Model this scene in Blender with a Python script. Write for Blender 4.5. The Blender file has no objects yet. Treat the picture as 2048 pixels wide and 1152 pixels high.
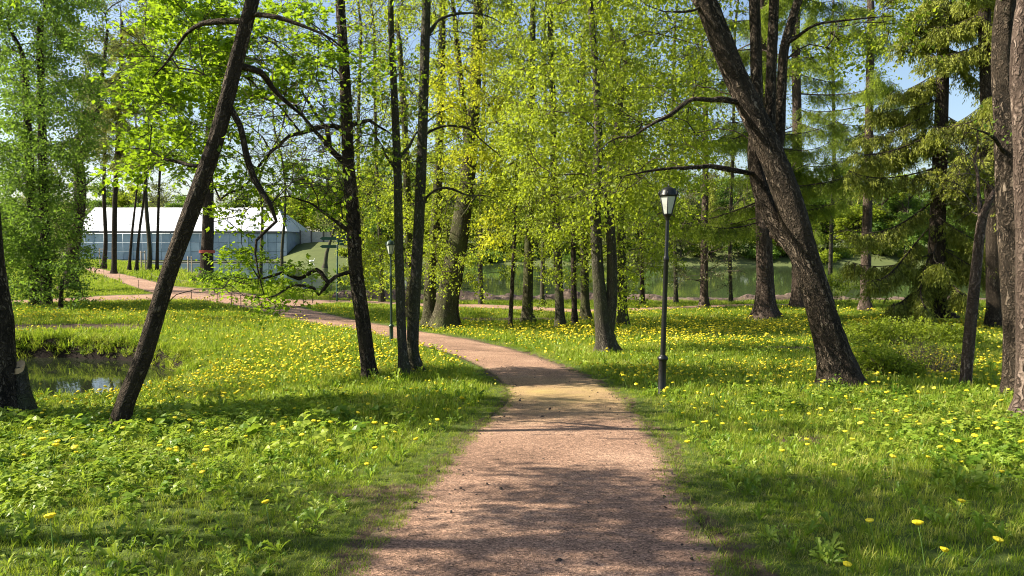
import bpy, math, random
import numpy as np
from mathutils import Vector, Matrix

S = bpy.context.scene
COL = S.collection
R = math.radians
# ------------------------------------------------------------------ camera, sky, sun, exposure
EYE = 1.6
PITCH = math.atan(84 / 1479.0)
cam_d = bpy.data.cameras.new("camera"); cam = bpy.data.objects.new("camera", cam_d); COL.objects.link(cam)
cam_d.sensor_width = 36; cam_d.lens = 26.0; cam_d.clip_start = 0.05; cam_d.clip_end = 3000
cam.location = (0, 0, EYE); cam.rotation_euler = (R(90) - PITCH, 0, 0)
S.camera = cam
SUN_EL, SUN_AZ = 38.0, -88.0           # azimuth from +Y, clockwise seen from above
w = bpy.data.worlds.new("World"); S.world = w; w.use_nodes = True
nt = w.node_tree; nt.nodes.clear()
sky = nt.nodes.new("ShaderNodeTexSky"); sky.sky_type = 'NISHITA'; sky.sun_disc = False
sky.sun_elevation = R(SUN_EL); sky.sun_rotation = R(SUN_AZ); sky.air_density = 1.0; sky.dust_density = 1.6; sky.ozone_density = 1.0
bg = nt.nodes.new("ShaderNodeBackground"); bg.inputs[1].default_value = 0.074
wo = nt.nodes.new("ShaderNodeOutputWorld")
nt.links.new(sky.outputs[0], bg.inputs[0]); nt.links.new(bg.outputs[0], wo.inputs[0])
sun_d = bpy.data.lights.new("sun", 'SUN'); sun_d.energy = 5.0; sun_d.angle = R(0.53); sun_d.color = (1.0, 0.91, 0.74)
sun = bpy.data.objects.new("sun", sun_d); COL.objects.link(sun)
sv = Vector((math.sin(R(SUN_AZ)) * math.cos(R(SUN_EL)), math.cos(R(SUN_AZ)) * math.cos(R(SUN_EL)), math.sin(R(SUN_EL))))
sun.rotation_euler = sv.to_track_quat('Z', 'Y').to_euler()
vs = S.view_settings
S.display_settings.display_device = 'sRGB'
vs.view_transform = 'Standard'; vs.look = 'None'; vs.exposure = 1.47; vs.gamma = 1.0; vs.use_curve_mapping = False
cy = S.cycles
cy.use_denoising = True
try: cy.denoiser = 'OPENIMAGEDENOISE'; cy.denoising_input_passes = 'RGB_ALBEDO_NORMAL'; cy.denoising_prefilter = 'ACCURATE'
except Exception: pass
cy.max_bounces = 6; cy.diffuse_bounces = 2; cy.glossy_bounces = 3; cy.transmission_bounces = 4; cy.transparent_max_bounces = 6
cy.caustics_reflective = False; cy.caustics_refractive = False; cy.sample_clamp_indirect = 6.0
cy.use_adaptive_sampling = False
cy.pixel_filter_type = 'BLACKMAN_HARRIS'; cy.filter_width = 1.05

rng = np.random.default_rng(11)
F = 1479.0
CA, SA = math.cos(PITCH), math.sin(PITCH)

# ------------------------------------------------------------------ small maths
def sst(a, b, x):
    t = np.clip((np.asarray(x, float) - a) / (b - a), 0, 1); return t * t * (3 - 2 * t)
_P = np.random.default_rng(5).random((64, 64))
def vnoise(x, y, s=1.0):
    x = np.asarray(x, float) / s; y = np.asarray(y, float) / s
    xi = np.floor(x).astype(int); yi = np.floor(y).astype(int); fx = x - xi; fy = y - yi
    fx = fx * fx * (3 - 2 * fx); fy = fy * fy * (3 - 2 * fy)
    g = lambda a, b: _P[a % 64, b % 64]
    return (g(xi, yi) * (1 - fx) + g(xi + 1, yi) * fx) * (1 - fy) + (g(xi, yi + 1) * (1 - fx) + g(xi + 1, yi + 1) * fx) * fy
def fbm(x, y, s): return (vnoise(x, y, s) + .5 * vnoise(x + 9.1, y + 3.3, s / 2.1) + .25 * vnoise(x + 1.7, y + 7.7, s / 4.3)) / 1.75

def ray(px, py):
    u = (px - 1024) / F; v = (576 - py) / F
    d = np.array([u, CA + v * SA, -SA + v * CA]); return d / d[1]
def W(px, py, Y):
    d = ray(px, py); return np.array([d[0] * Y, Y, EYE + d[2] * Y])

# ------------------------------------------------------------------ the lie of the land
DW = 4.5; ZW = EYE - DW               # the lake
DP = 3.5; ZP = EYE - DP               # the pond
_t = np.arange(-60, 700, 0.25)
def _prof(pts):
    a = np.array(pts); v = np.interp(_t, a[:, 0], a[:, 1]); k = np.hanning(17); k /= k.sum()
    return np.convolve(np.pad(v, 8, 'edge'), k, 'valid')
PR = _prof([(-60, 1.0), (0, 1.52), (3.6, 1.62), (9.3, 2.25), (12.4, 2.5), (16, 2.76), (20.8, 3.0), (24.6, 3.27), (31, 3.55), (40, 3.85), (50, 4.08), (58, 4.32), (70, 4.42), (200, 4.4)])
PL = _prof([(-60, 1.0), (0, 1.52), (3.6, 1.62), (9.3, 2.28), (12, 2.75), (14.4, 3.17), (17, 3.22), (20, 3.0), (23.5, 2.93), (30, 3.08), (48, 3.5), (60, 3.56), (80, 3.5), (110, 3.2), (150, 3.1), (200, 3.6)])
def from_px(pts, D): return [((p[0] - 1024) / F, D * F / (p[1] - 492)) for p in pts]
SH = from_px([(-900, 530), (0, 530), (200, 530), (300, 543), (400, 560), (500, 572), (600, 585), (700, 592), (900, 600), (1500, 603), (2048, 603), (3000, 603)], DW)
SHA = np.array([p[0] for p in SH]); SHY = np.array([p[1] for p in SH])
FAR_A = np.array([-3, -0.32, -0.28, 0.0, 0.4, 3]); FAR_Y = np.array([219, 219, 205, 185, 175, 175])
FAR_R = np.array([2.0, 2.0, 5.6, 4.6, 3.6, 3.6])
POND = np.array([(-9.2, 16.9), (-8.7, 18.2), (-8.9, 19.8), (-10.2, 21.4), (-11.8, 22.5), (-14, 23.1), (-17, 22.9), (-20, 23.6), (-25, 22.5), (-28, 19.5), (-25, 16.8), (-19, 16.4), (-14, 16.6)])
def sdist(P, x, y):
    d = np.full(np.shape(x), 1e9); ins = np.zeros(np.shape(x), bool); n = len(P)
    for i in range(n):
        a = P[i]; b = P[(i + 1) % n]; e = b - a
        t = np.clip(((x - a[0]) * e[0] + (y - a[1]) * e[1]) / (e @ e), 0, 1)
        d = np.minimum(d, np.hypot(x - a[0] - e[0] * t, y - a[1] - e[1] * t))
        c = ((a[1] > y) != (b[1] > y)) & (x < (b[0] - a[0]) * (y - a[1]) / (b[1] - a[1] + 1e-12) + a[0]); ins ^= c
    return np.where(ins, -d, d)
def height(x, y):
    x = np.asarray(x, float); y = np.asarray(y, float)
    a = x / np.maximum(y, 3.0)
    pr = np.interp(y, _t, PR); pl = np.interp(y, _t, PL)
    ww = sst(0.12, 0.5, -a); D = pr * (1 - ww) + pl * ww
    far_l = sst(0.3, 0.5, -a); h = EYE - D
    h = h + 0.10 * (vnoise(x, y, 5.5) - .5) * sst(6, 14, y) + 0.05 * (vnoise(x, y, 1.3) - .5) * sst(5, 9, y)
    h = h + 0.22 * np.exp(-((x + 5.0) / 3.5) ** 2 - ((y - 24) / 5.0) ** 2)
    # pond
    sd = sdist(POND, x, y); rough = 0.35 * (fbm(x * 1.7, y * 1.7, .7) - .5)
    sl = 0.16 + 1.5 * sst(19.5, 21.5, y) + 0.5 * sst(-11, -9, x) * sst(17.5, 19, y)
    pond = ZP + sl * np.minimum(sd + rough * sst(19, 21, y), 3) * 1.0
    pond = np.maximum(pond, ZP - 0.8)
    h = np.where(sd < 4, np.minimum(h, np.where(sd > 2.6, h + 0 * pond, pond) if False else pond + sst(1.2, 4, sd) * 3), h)
    # lake
    ys = np.interp(a, SHA, SHY) + 1.2 * (vnoise(x, y * 0 + 3, 4) - .5)
    lk = ZW + 0.16 * (ys - y); h = np.where(y > 20, np.minimum(h, np.maximum(lk, ZW - 1.6)), h)
    yf = np.interp(a, FAR_A, FAR_Y) + 6 * (vnoise(x, x * 0 + 8, 30) - .5); rr = np.interp(a, FAR_A, FAR_R)
    fb = ZW + np.minimum((y - yf) * 0.2, rr + (y - yf) * 0.01)
    return np.where(y > yf - 6, np.maximum(fb, ZW - 1.6), h)
def G(px, py, lo=2.5, hi=420):
    d = ray(px, py); ys = np.geomspace(lo, hi, 3000)
    z = EYE + d[2] * ys; k = np.argmax(z < height(d[0] * ys, ys))
    Y = ys[k]; return np.array([d[0] * Y, Y, float(height(d[0] * Y, Y))])

# ------------------------------------------------------------------ node helpers
def mat(name):
    m = bpy.data.materials.new(name); m.use_nodes = True; t = m.node_tree; t.nodes.clear()
    o = t.nodes.new("ShaderNodeOutputMaterial"); return m, t, o
class NT:
    def __init__(s, t): s.t = t
    def n(s, ty, **kw):
        nd = s.t.nodes.new(ty)
        for k, v in kw.items():
            if k.startswith('i_'):
                key = k[2:]; key = int(key) if key.isdigit() else key.replace('_', ' ')
                nd.inputs[key].default_value = v
            else: setattr(nd, k, v)
        return nd
    def l(s, a, b): s.t.links.new(a, b)
    def ramp(s, fac, stops, interp='LINEAR'):
        r = s.t.nodes.new("ShaderNodeValToRGB"); r.color_ramp.interpolation = interp
        e = r.color_ramp.elements
        while len(e) < len(stops): e.new(0.5)
        for i, (p, c) in enumerate(stops): e[i].position = p; e[i].color = (*c, 1) if len(c) == 3 else c
        s.l(fac, r.inputs[0]); return r.outputs[0]
    def noise(s, vec, scale, detail=4, rough=.55):
        n = s.n("ShaderNodeTexNoise"); n.inputs['Scale'].default_value = scale; n.inputs['Detail'].default_value = detail; n.inputs['Roughness'].default_value = rough
        if vec is not None: s.l(vec, n.inputs['Vector'])
        return n.outputs['Fac']
    def mix(s, fac, a, b, mode='MIX'):
        m = s.t.nodes.new("ShaderNodeMix"); m.data_type = 'RGBA'; m.blend_type = mode
        for sock, v in ((m.inputs[0], fac), (m.inputs[6], a), (m.inputs[7], b)):
            if hasattr(v, 'links') or isinstance(v, bpy.types.NodeSocket): s.l(v, sock)
            else: sock.default_value = v if not isinstance(v, tuple) else (*v, 1)
        return m.outputs[2]
    def math(s, op, a, b=0.5):
        m = s.t.nodes.new("ShaderNodeMath"); m.operation = op
        for sock, v in ((m.inputs[0], a), (m.inputs[1], b)):
            if isinstance(v, bpy.types.NodeSocket): s.l(v, sock)
            else: sock.default_value = v
        return m.outputs[0]
    def bump(s, h, strength, dist):
        b = s.n("ShaderNodeBump"); b.inputs['Strength'].default_value = strength; b.inputs['Distance'].default_value = dist; s.l(h, b.inputs['Height']); return b.outputs[0]

def m_leaf(name, dark, light, trans, tf=0.5, gloss=0.015):
    m, t, o = mat(name); q = NT(t)
    at = q.n("ShaderNodeAttribute", attribute_name="tone")
    oi = q.n("ShaderNodeObjectInfo")
    c = q.ramp(q.math('ADD', q.math('MULTIPLY', at.outputs['Fac'], .6), q.math('MULTIPLY', oi.outputs['Random'], .4)), [(0.1, dark), (.5, tuple((a + b) / 2 for a, b in zip(dark, light))), (.9, light)])
    d = q.n("ShaderNodeBsdfDiffuse"); q.l(c, d.inputs[0])
    tr = q.n("ShaderNodeBsdfTranslucent")
    tc = q.mix(0.55, c, trans); q.l(tc, tr.inputs[0])
    mx = q.n("ShaderNodeMixShader"); mx.inputs[0].default_value = tf; q.l(d.outputs[0], mx.inputs[1]); q.l(tr.outputs[0], mx.inputs[2])
    g = q.n("ShaderNodeBsdfGlossy"); g.inputs['Roughness'].default_value = .6; g.inputs[0].default_value = (1, 1, 1, 1)
    m2 = q.n("ShaderNodeMixShader"); m2.inputs[0].default_value = gloss; q.l(mx.outputs[0], m2.inputs[1]); q.l(g.outputs[0], m2.inputs[2])
    q.l(m2.outputs[0], o.inputs[0]); return m
def m_inst_leaf(name, stops, trans, tf=0.45, gloss=0.05, noise_scale=.5):
    """plants of the lawn: colour by plant and by place"""
    m, t, o = mat(name); q = NT(t)
    oi = q.n("ShaderNodeObjectInfo"); ge = q.n("ShaderNodeNewGeometry")
    nz = q.noise(ge.outputs['Position'], noise_scale, 3)
    f = q.math('ADD', q.math('MULTIPLY', oi.outputs['Random'], .5), q.math('MULTIPLY', nz, .5))
    c = q.ramp(f, stops)
    at = q.n("ShaderNodeAttribute", attribute_name="tone")
    c = q.mix(q.math('MULTIPLY', at.outputs['Fac'], .35), c, (0.30, 0.30, 0.09), 'MIX') if False else c
    d = q.n("ShaderNodeBsdfDiffuse"); q.l(c, d.inputs[0])
    tr = q.n("ShaderNodeBsdfTranslucent"); q.l(q.mix(.5, c, trans), tr.inputs[0])
    mx = q.n("ShaderNodeMixShader"); mx.inputs[0].default_value = tf; q.l(d.outputs[0], mx.inputs[1]); q.l(tr.outputs[0], mx.inputs[2])
    g = q.n("ShaderNodeBsdfGlossy"); g.inputs['Roughness'].default_value = .4
    m2 = q.n("ShaderNodeMixShader"); m2.inputs[0].default_value = gloss; q.l(mx.outputs[0], m2.inputs[1]); q.l(g.outputs[0], m2.inputs[2])
    q.l(m2.outputs[0], o.inputs[0]); return m
def m_bark(name, dark, mid, light, moss=0.0, scale=26.0, strength=.9):
    m, t, o = mat(name); q = NT(t)
    at = q.n("ShaderNodeAttribute", attribute_name="bk")
    mp = q.n("ShaderNodeMapping"); mp.inputs['Scale'].default_value = (1, 1, .085); q.l(at.outputs['Vector'], mp.inputs['Vector'])
    wob = q.n("ShaderNodeTexNoise"); wob.inputs['Scale'].default_value = 7.0; wob.inputs['Detail'].default_value = 3; q.l(at.outputs['Vector'], wob.inputs['Vector'])
    v2 = q.n("ShaderNodeVectorMath", operation='MULTIPLY_ADD'); q.l(wob.outputs['Color'], v2.inputs[0]); v2.inputs[1].default_value = (.2, .2, .07); q.l(mp.outputs[0], v2.inputs[2])
    vo = q.n("ShaderNodeTexVoronoi", feature='DISTANCE_TO_EDGE'); vo.inputs['Scale'].default_value = scale; q.l(v2.outputs[0], vo.inputs['Vector'])
    rd = q.math('MULTIPLY', q.math('ABSOLUTE', q.math('SUBTRACT', q.noise(v2.outputs[0], scale * .62, 3, .45), .5)), 2.0)
    rd = q.ramp(rd, [(0.0, (0, 0, 0)), (.16, (.7, .7, .7)), (.4, (1, 1, 1))])
    crack = q.math('MULTIPLY', rd, q.ramp(vo.outputs['Distance'], [(0.0, (.35, .35, .35)), (.18, (1, 1, 1))]))
    fine = q.noise(v2.outputs[0], scale * 3.2, 6, .7)
    hh = q.math('ADD', q.math('MULTIPLY', crack, .85), q.math('MULTIPLY', fine, .30))
    c = q.ramp(hh, [(0.2, dark), (.72, tuple(x * .72 for x in mid)), (1.12 if 0 else 1.0, tuple(x * .8 for x in light))])
    big = q.noise(at.outputs['Vector'], 2.3, 5, .65)
    c = q.mix(q.ramp(big, [(.42, (0, 0, 0)), (.68, (.75, .75, .75))]), c, tuple(x * .55 for x in mid))
    lic = q.noise(at.outputs['Vector'], 13, 4, .7)
    c = q.mix(q.ramp(lic, [(.60, (0, 0, 0)), (.78, (.3, .3, .3))]), c, (.15, .16, .12))
    if moss > 0:
        ms = q.noise(at.outputs['Vector'], 1.6, 5, .7)
        c = q.mix(q.ramp(ms, [(.5 - .25 * moss, (0, 0, 0)), (.62, (moss, moss, moss))]), c, (.085, .105, .025))
    b = q.n("ShaderNodeBsdfPrincipled"); q.l(c, b.inputs['Base Color']); b.inputs['Roughness'].default_value = .93; b.inputs['Specular IOR Level'].default_value = .15
    q.l(q.bump(hh, strength, .05), b.inputs['Normal']); q.l(b.outputs[0], o.inputs[0]); return m
def m_plain(name, col, rough=.6, metal=0.0, var=.15, vs_=8.0, bump=.15, spec=.4):
    m, t, o = mat(name); q = NT(t)
    tc = q.n("ShaderNodeTexCoord"); nz = q.noise(tc.outputs['Object'], vs_, 6, .65)
    c = q.ramp(nz, [(.3, tuple(x * (1 - var) for x in col)), (.7, tuple(min(1, x * (1 + var)) for x in col))])
    b = q.n("ShaderNodeBsdfPrincipled"); q.l(c, b.inputs['Base Color']); b.inputs['Metallic'].default_value = metal
    q.l(q.ramp(nz, [(.3, (rough * .8,) * 3), (.7, (min(1, rough * 1.2),) * 3)]), b.inputs['Roughness']); b.inputs['Specular IOR Level'].default_value = spec
    if bump: q.l(q.bump(nz, bump, .01), b.inputs['Normal'])
    q.l(b.outputs[0], o.inputs[0]); return m

M = {}
M['bark'] = m_bark('bark_dark', (.018, .014, .011), (.095, .072, .052), (.24, .19, .145))
M['bark_big'] = m_bark('bark_furrowed', (.012, .010, .008), (.11, .083, .06), (.32, .255, .195), scale=21, strength=1.0)
M['bark_grey'] = m_bark('bark_grey', (.035, .03, .026), (.13, .112, .09), (.27, .235, .19), moss=.35)
M['bark_red'] = m_bark('bark_larch', (.04, .028, .022), (.17, .125, .10), (.36, .28, .23), scale=15)
M['bark_moss'] = m_bark('bark_moss', (.03, .026, .015), (.14, .12, .08), (.30, .26, .18), moss=.5)
M['twig'] = m_bark('twig', (.03, .024, .018), (.085, .068, .05), (.17, .14, .105), strength=.3)
M['twig_pale'] = m_bark('twig_pale', (.06, .05, .04), (.15, .125, .10), (.26, .22, .18), strength=.3)
M['cut'] = m_plain('cut_wood', (.55, .36, .2), .8, var=.25, vs_=20)
M['maple'] = m_leaf('leaf_maple', (.07, .15, .008), (.22, .33, .02), (.42, .60, .02), .55)
M['linden'] = m_leaf('leaf_linden', (.10, .155, .01), (.30, .365, .028), (.50, .60, .03), .55)
M['gold'] = m_leaf('leaf_gold', (.24, .28, .010), (.46, .48, .03), (.66, .68, .03), .5)
M['dense'] = m_leaf('leaf_dense', (.04, .095, .012), (.15, .24, .03), (.26, .42, .04), .5)
M['larch'] = m_leaf('leaf_larch', (.11, .165, .015), (.28, .36, .04), (.42, .54, .04), .5)
M['spruce'] = m_leaf('leaf_spruce', (.04, .06, .010), (.36, .39, .05), (.44, .50, .05), .36)
M['olive'] = m_leaf('leaf_olive', (.07, .095, .025), (.17, .19, .06), (.28, .32, .08), .45)
M['grass'] = m_inst_leaf('grass_blade', [(.25, (.065, .135, .010)), (.45, (.17, .255, .02)), (.6, (.28, .33, .035)), (.8, (.40, .37, .10))], (.42, .55, .03), .42, .012)
M['dry_grass'] = m_inst_leaf('short_dry_grass', [(.25, (.06, .105, .014)), (.5, (.15, .19, .035)), (.75, (.30, .27, .12))], (.34, .40, .06), .35, .01)
M['herb'] = m_inst_leaf('herb_leaf', [(.25, (.07, .15, .012)), (.5, (.20, .30, .03)), (.8, (.34, .40, .06))], (.42, .55, .04), .42, .018)
M['petal'] = m_inst_leaf('dandelion_petal', [(.1, (.74, .60, .02)), (.9, (.85, .75, .07))], (.9, .8, .08), .25, .02)
M['stem'] = m_leaf('stem', (.12, .22, .04), (.22, .34, .08), (.3, .45, .08), .3)
M['stem2'] = M['stem']
M['iron'] = m_plain('black_iron', (.012, .013, .013), .38, .3, .3, 30, .2, .5)
M['iron_green'] = m_plain('green_iron', (.02, .045, .03), .4, .2, .3, 30, .2, .5)
M['sign'] = m_plain('sign_green', (.012, .07, .045), .45, 0, .15, 8, .05)
M['wood'] = m_plain('stake_wood', (.32, .26, .19), .85, 0, .3, 20, .4)
M['red'] = m_plain('red_band', (.45, .09, .06), .7)
M['debris'] = m_plain('debris', (.05, .036, .028), .9, 0, .5, 40, .3)
M['feather'] = m_plain('feather', (.85, .85, .83), .7, bump=0)
M['rope'] = m_plain('rope', (.12, .10, .07), .9)
m, t, o = mat('lamp_glass'); q = NT(t)
tc = q.n("ShaderNodeTexCoord"); c = q.ramp(q.noise(tc.outputs['Object'], 5, 3), [(.3, (.62, .66, .60)), (.7, (.80, .82, .76))])
b = q.n("ShaderNodeBsdfPrincipled"); q.l(c, b.inputs['Base Color']); b.inputs['Roughness'].default_value = .12
tl = q.n("ShaderNodeBsdfTranslucent"); q.l(c, tl.inputs[0]); mx = q.n("ShaderNodeMixShader"); mx.inputs[0].default_value = .45
q.l(b.outputs[0], mx.inputs[1]); q.l(tl.outputs[0], mx.inputs[2]); q.l(mx.outputs[0], o.inputs[0]); M['glass'] = m

# ------------------------------------------------------------------ mesh builder
class MB:
    def __init__(s): s.v = []; s.f4 = []; s.f3 = []; s.bk = []; s.tone = []; s.n = 0
    def add(s, v, f4=None, f3=None, bk=None, tone=None):
        v = np.asarray(v, float).reshape(-1, 3); s.v.append(v)
        if f4 is not None and len(f4): s.f4.append(np.asarray(f4, np.int64) + s.n)
        if f3 is not None and len(f3): s.f3.append(np.asarray(f3, np.int64) + s.n)
        s.bk.append(v * 1.0 if bk is None else np.asarray(bk, float).reshape(-1, 3))
        s.tone.append(np.full(len(v), .5) if tone is None else np.broadcast_to(tone, (len(v),)))
        s.n += len(v)
    def mesh(s, name, m, smooth=True, origin=None):
        me = bpy.data.meshes.new(name); v = np.concatenate(s.v)
        if origin is not None: v = v - np.asarray(origin)
        f4 = np.concatenate(s.f4) if s.f4 else np.zeros((0, 4), int); f3 = np.concatenate(s.f3) if s.f3 else np.zeros((0, 3), int)
        me.vertices.add(len(v)); me.vertices.foreach_set("co", v.astype(np.float32).ravel())
        li = np.concatenate([f4.ravel(), f3.ravel()]).astype(np.int32)
        me.loops.add(len(li)); me.loops.foreach_set("vertex_index", li)
        st = np.concatenate([np.arange(len(f4)) * 4, len(f4) * 4 + np.arange(len(f3)) * 3]).astype(np.int32)
        me.polygons.add(len(st)); me.polygons.foreach_set("loop_start", st)
        me.polygons.foreach_set("use_smooth", np.full(len(st), bool(smooth)))
        a = me.attributes.new("bk", 'FLOAT_VECTOR', 'POINT'); a.data.foreach_set("vector", np.concatenate(s.bk).astype(np.float32).ravel())
        a = me.attributes.new("tone", 'FLOAT', 'POINT'); a.data.foreach_set("value", np.concatenate(s.tone).astype(np.float32))
        me.materials.append(m); me.update(calc_edges=True); me.validate(); return me
    def build(s, name, m, parent=None, kind=None, smooth=True):
        org = None
        if parent is not None: org = np.array(parent.matrix_basis.translation)
        ob = bpy.data.objects.new(name, s.mesh(name, m, smooth, org)); COL.objects.link(ob)
        if parent is not None: ob.parent = parent
        if kind: ob['kind'] = kind
        return ob
def tag(o, label=None, cat=None, group=None, kind=None):
    if label: o['label'] = label
    if cat: o['category'] = cat
    if group: o['group'] = group
    if kind: o['kind'] = kind
    return o
def thing(name, label, cat, loc, group=None):
    o = bpy.data.objects.new(name, None); COL.objects.link(o); o.location = Vector(loc); o.empty_display_size = .2
    return tag(o, label, cat, group)
def unit(a): return a / (np.linalg.norm(a, axis=-1, keepdims=True) + 1e-9)
def catmull(P, Rr, step):
    P = np.asarray(P, float); Rr = np.asarray(Rr, float)
    if len(P) < 3:
        n = max(2, int(np.linalg.norm(P[-1] - P[0]) / step) + 1); t = np.linspace(0, 1, n)[:, None]
        return P[0] * (1 - t) + P[-1] * t, Rr[0] * (1 - t[:, 0]) + Rr[-1] * t[:, 0]
    Q = np.vstack([2 * P[0] - P[1], P, 2 * P[-1] - P[-2]]); out = []; ro = []
    for i in range(len(P) - 1):
        n = max(1, int(np.linalg.norm(P[i + 1] - P[i]) / step)); t = np.arange(n)[:, None] / n
        a, b, c, d = Q[i], Q[i + 1], Q[i + 2], Q[i + 3]
        out.append(.5 * (2 * b + (c - a) * t + (2 * a - 5 * b + 4 * c - d) * t ** 2 + (3 * b - a - 3 * c + d) * t ** 3)); ro.append(Rr[i] * (1 - t[:, 0]) + Rr[i + 1] * t[:, 0])
    out.append(P[-1:]); ro.append(Rr[-1:]); return np.vstack(out), np.concatenate(ro)
def tube(mb, P, Rr, sides=8, rough=0.0, flute=0.0, seed=0, s0=0.0, cap=True, flare=None):
    """a tapered limb along a polyline; 'bk' keeps coordinates along and round the bark"""
    P = np.asarray(P, float); n = len(P); T = unit(np.gradient(P, axis=0))
    ref = np.array([1.0, 0.0, 0.0]) if abs(T[0][0]) < .8 else np.array([0, 1.0, 0]); N = []; u = ref
    for i in range(n):
        u = u - T[i] * (u @ T[i]); u = u / np.linalg.norm(u); N.append(u)
    N = np.array(N); B = np.cross(T, N); th = np.linspace(0, 2 * math.pi, sides, endpoint=False)
    s = np.concatenate([[0], np.cumsum(np.linalg.norm(np.diff(P, axis=0), axis=1))]) + s0
    r = np.asarray(Rr, float)[:, None] * np.ones((n, sides))
    if flute: r = r * (1 + flute * (.6 * np.cos(3 * th[None] + seed + s[:, None] * .5) + .4 * np.cos(5 * th[None] + seed * 2 - s[:, None] * .35)))
    if rough:
        r = r * (1 + rough * 1.3 * (vnoise(th[None] * 4 + seed * 7 + 0 * s[:, None], s[:, None] * 1.5 + 0 * th[None], 1) - .5) + rough * .8 * (vnoise(th[None] * 9 + seed * 3 + 0 * s[:, None], s[:, None] * 9 + 0 * th[None], 1) - .5))
    if flare is not None:
        k = np.exp(-np.clip(s - s0, 0, None) / flare[1])[:, None]; r = r * (1 + flare[0] * k * (1 + .55 * np.cos(4 * th[None] + seed) + .3 * np.cos(7 * th[None] + seed * 3)))
    V = P[:, None] + r[..., None] * (np.cos(th)[None, :, None] * N[:, None] + np.sin(th)[None, :, None] * B[:, None])
    rb = np.asarray(Rr)[:, None]
    bk = np.stack([rb * np.cos(th)[None] + seed, rb * np.sin(th)[None], s[:, None] + 0 * th[None]], -1)
    i = np.arange(n - 1)[:, None] * sides; j = np.arange(sides)[None]; j2 = (j + 1) % sides
    f = np.stack([i + j, i + j2, i + sides + j2, i + sides + j], -1).reshape(-1, 4)
    f3 = None; Vv = V.reshape(-1, 3); bb = bk.reshape(-1, 3)
    if cap:
        Vv = np.vstack([Vv, P[-1] + T[-1] * Rr[-1] * .3]); bb = np.vstack([bb, bb[-1]]); b0 = (n - 1) * sides
        f3 = [(b0 + a, b0 + (a + 1) % sides, n * sides) for a in range(sides)]
    mb.add(Vv, f, f3, bb)
def boxm(mb, c, sz, rotz=0.0, bevel=0):
    x, y, z = np.array(sz) / 2; v = np.array([(sx * x, sy * y, s_ * z) for s_ in (-1, 1) for sy in (-1, 1) for sx in (-1, 1)], float)
    cs, sn = math.cos(rotz), math.sin(rotz); v = np.stack([v[:, 0] * cs - v[:, 1] * sn, v[:, 0] * sn + v[:, 1] * cs, v[:, 2]], 1) + np.array(c)
    mb.add(v, [(0, 2, 3, 1), (4, 5, 7, 6), (0, 1, 5, 4), (2, 6, 7, 3), (0, 4, 6, 2), (1, 3, 7, 5)])
def lathe(mb, c, prof, sides=12, rot=0.0, tilt=(0, 0)):
    th = np.linspace(0, 2 * math.pi, sides, endpoint=False) + rot; V = []
    for r, z in prof: V += [(r * math.cos(a) + tilt[0] * z, r * math.sin(a) + tilt[1] * z, z) for a in th]
    n = len(prof); V = np.array(V) + np.array(c)
    f = [(i * sides + j, i * sides + (j + 1) % sides, (i + 1) * sides + (j + 1) % sides, (i + 1) * sides + j) for i in range(n - 1) for j in range(sides)]
    mb.add(V, f)

# leaf blades -------------------------------------------------------
SHAPES = {
    'leaf': (np.array([(0, 0, 0), (.45, .40, .07), (1, 0, -.08), (.45, -.40, .07)]), [(0, 1, 2, 3)], []),
    'needle': (np.array([(0, 0, 0), (.4, .13, .0), (1, 0, 0), (.4, -.13, .0)]), [(0, 1, 2, 3)], []),
    'lobed': (np.array([(0, 0, .0), (.10, .34, .02), (.42, .62, -.05), (.50, .24, .05), (1.0, 0, -.10), (.50, -.24, .05), (.42, -.62, -.05), (.10, -.34, .02)]),
              [(0, 1, 2, 3), (0, 5, 6, 7), (0, 3, 4, 5)], []),
}
def blades(mb, C, A, Nn, size, shape, tone):
    tv, f4, f3 = SHAPES[shape]; n = len(C); k = len(tv); A = unit(A); B = unit(np.cross(Nn, A)); Nn = np.cross(A, B)
    V = C[:, None] + size[:, None, None] * (tv[None, :, 0:1] * A[:, None] + tv[None, :, 1:2] * B[:, None] + tv[None, :, 2:3] * Nn[:, None])
    off = (np.arange(n) * k)[:, None, None]; F4 = (np.array(f4)[None] + off).reshape(-1, 4) if f4 else None
    mb.add(V.reshape(-1, 3), F4, None, tone=np.repeat(tone, k))
def cones(mb, P0, P1, r0, sag):
    """many fine twigs at once: three sided, one bend"""
    n = len(P0); D = P1 - P0; L = np.linalg.norm(D, axis=1, keepdims=True); T = D / (L + 1e-9)
    a = np.where(np.abs(T[:, 2:3]) < .9, np.array([[0, 0, 1.0]]), np.array([[1.0, 0, 0]])); U = unit(np.cross(T, a)); Vv = np.cross(T, U)
    mid = (P0 + P1) / 2 + np.array([0, 0, 1.0]) * sag[:, None] * L + rng.normal(0, .05, (n, 3)) * L
    th = np.array([0, 2.094, 4.189]); ring = np.cos(th)[None, :, None] * U[:, None] + np.sin(th)[None, :, None] * Vv[:, None]
    A = P0[:, None] + ring * r0[:, None, None]; B = mid[:, None] + ring * r0[:, None, None] * .65
    V = np.concatenate([A, B, P1[:, None]], 1); o = (np.arange(n) * 7)[:, None, None]
    f4 = np.array([[0, 1, 4, 3], [1, 2, 5, 4], [2, 0, 3, 5]])[None] + o; f3 = np.array([[3, 4, 6], [4, 5, 6], [5, 3, 6]])[None] + o
    mb.add(V.reshape(-1, 3), f4.reshape(-1, 4), f3.reshape(-1, 3))

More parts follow.
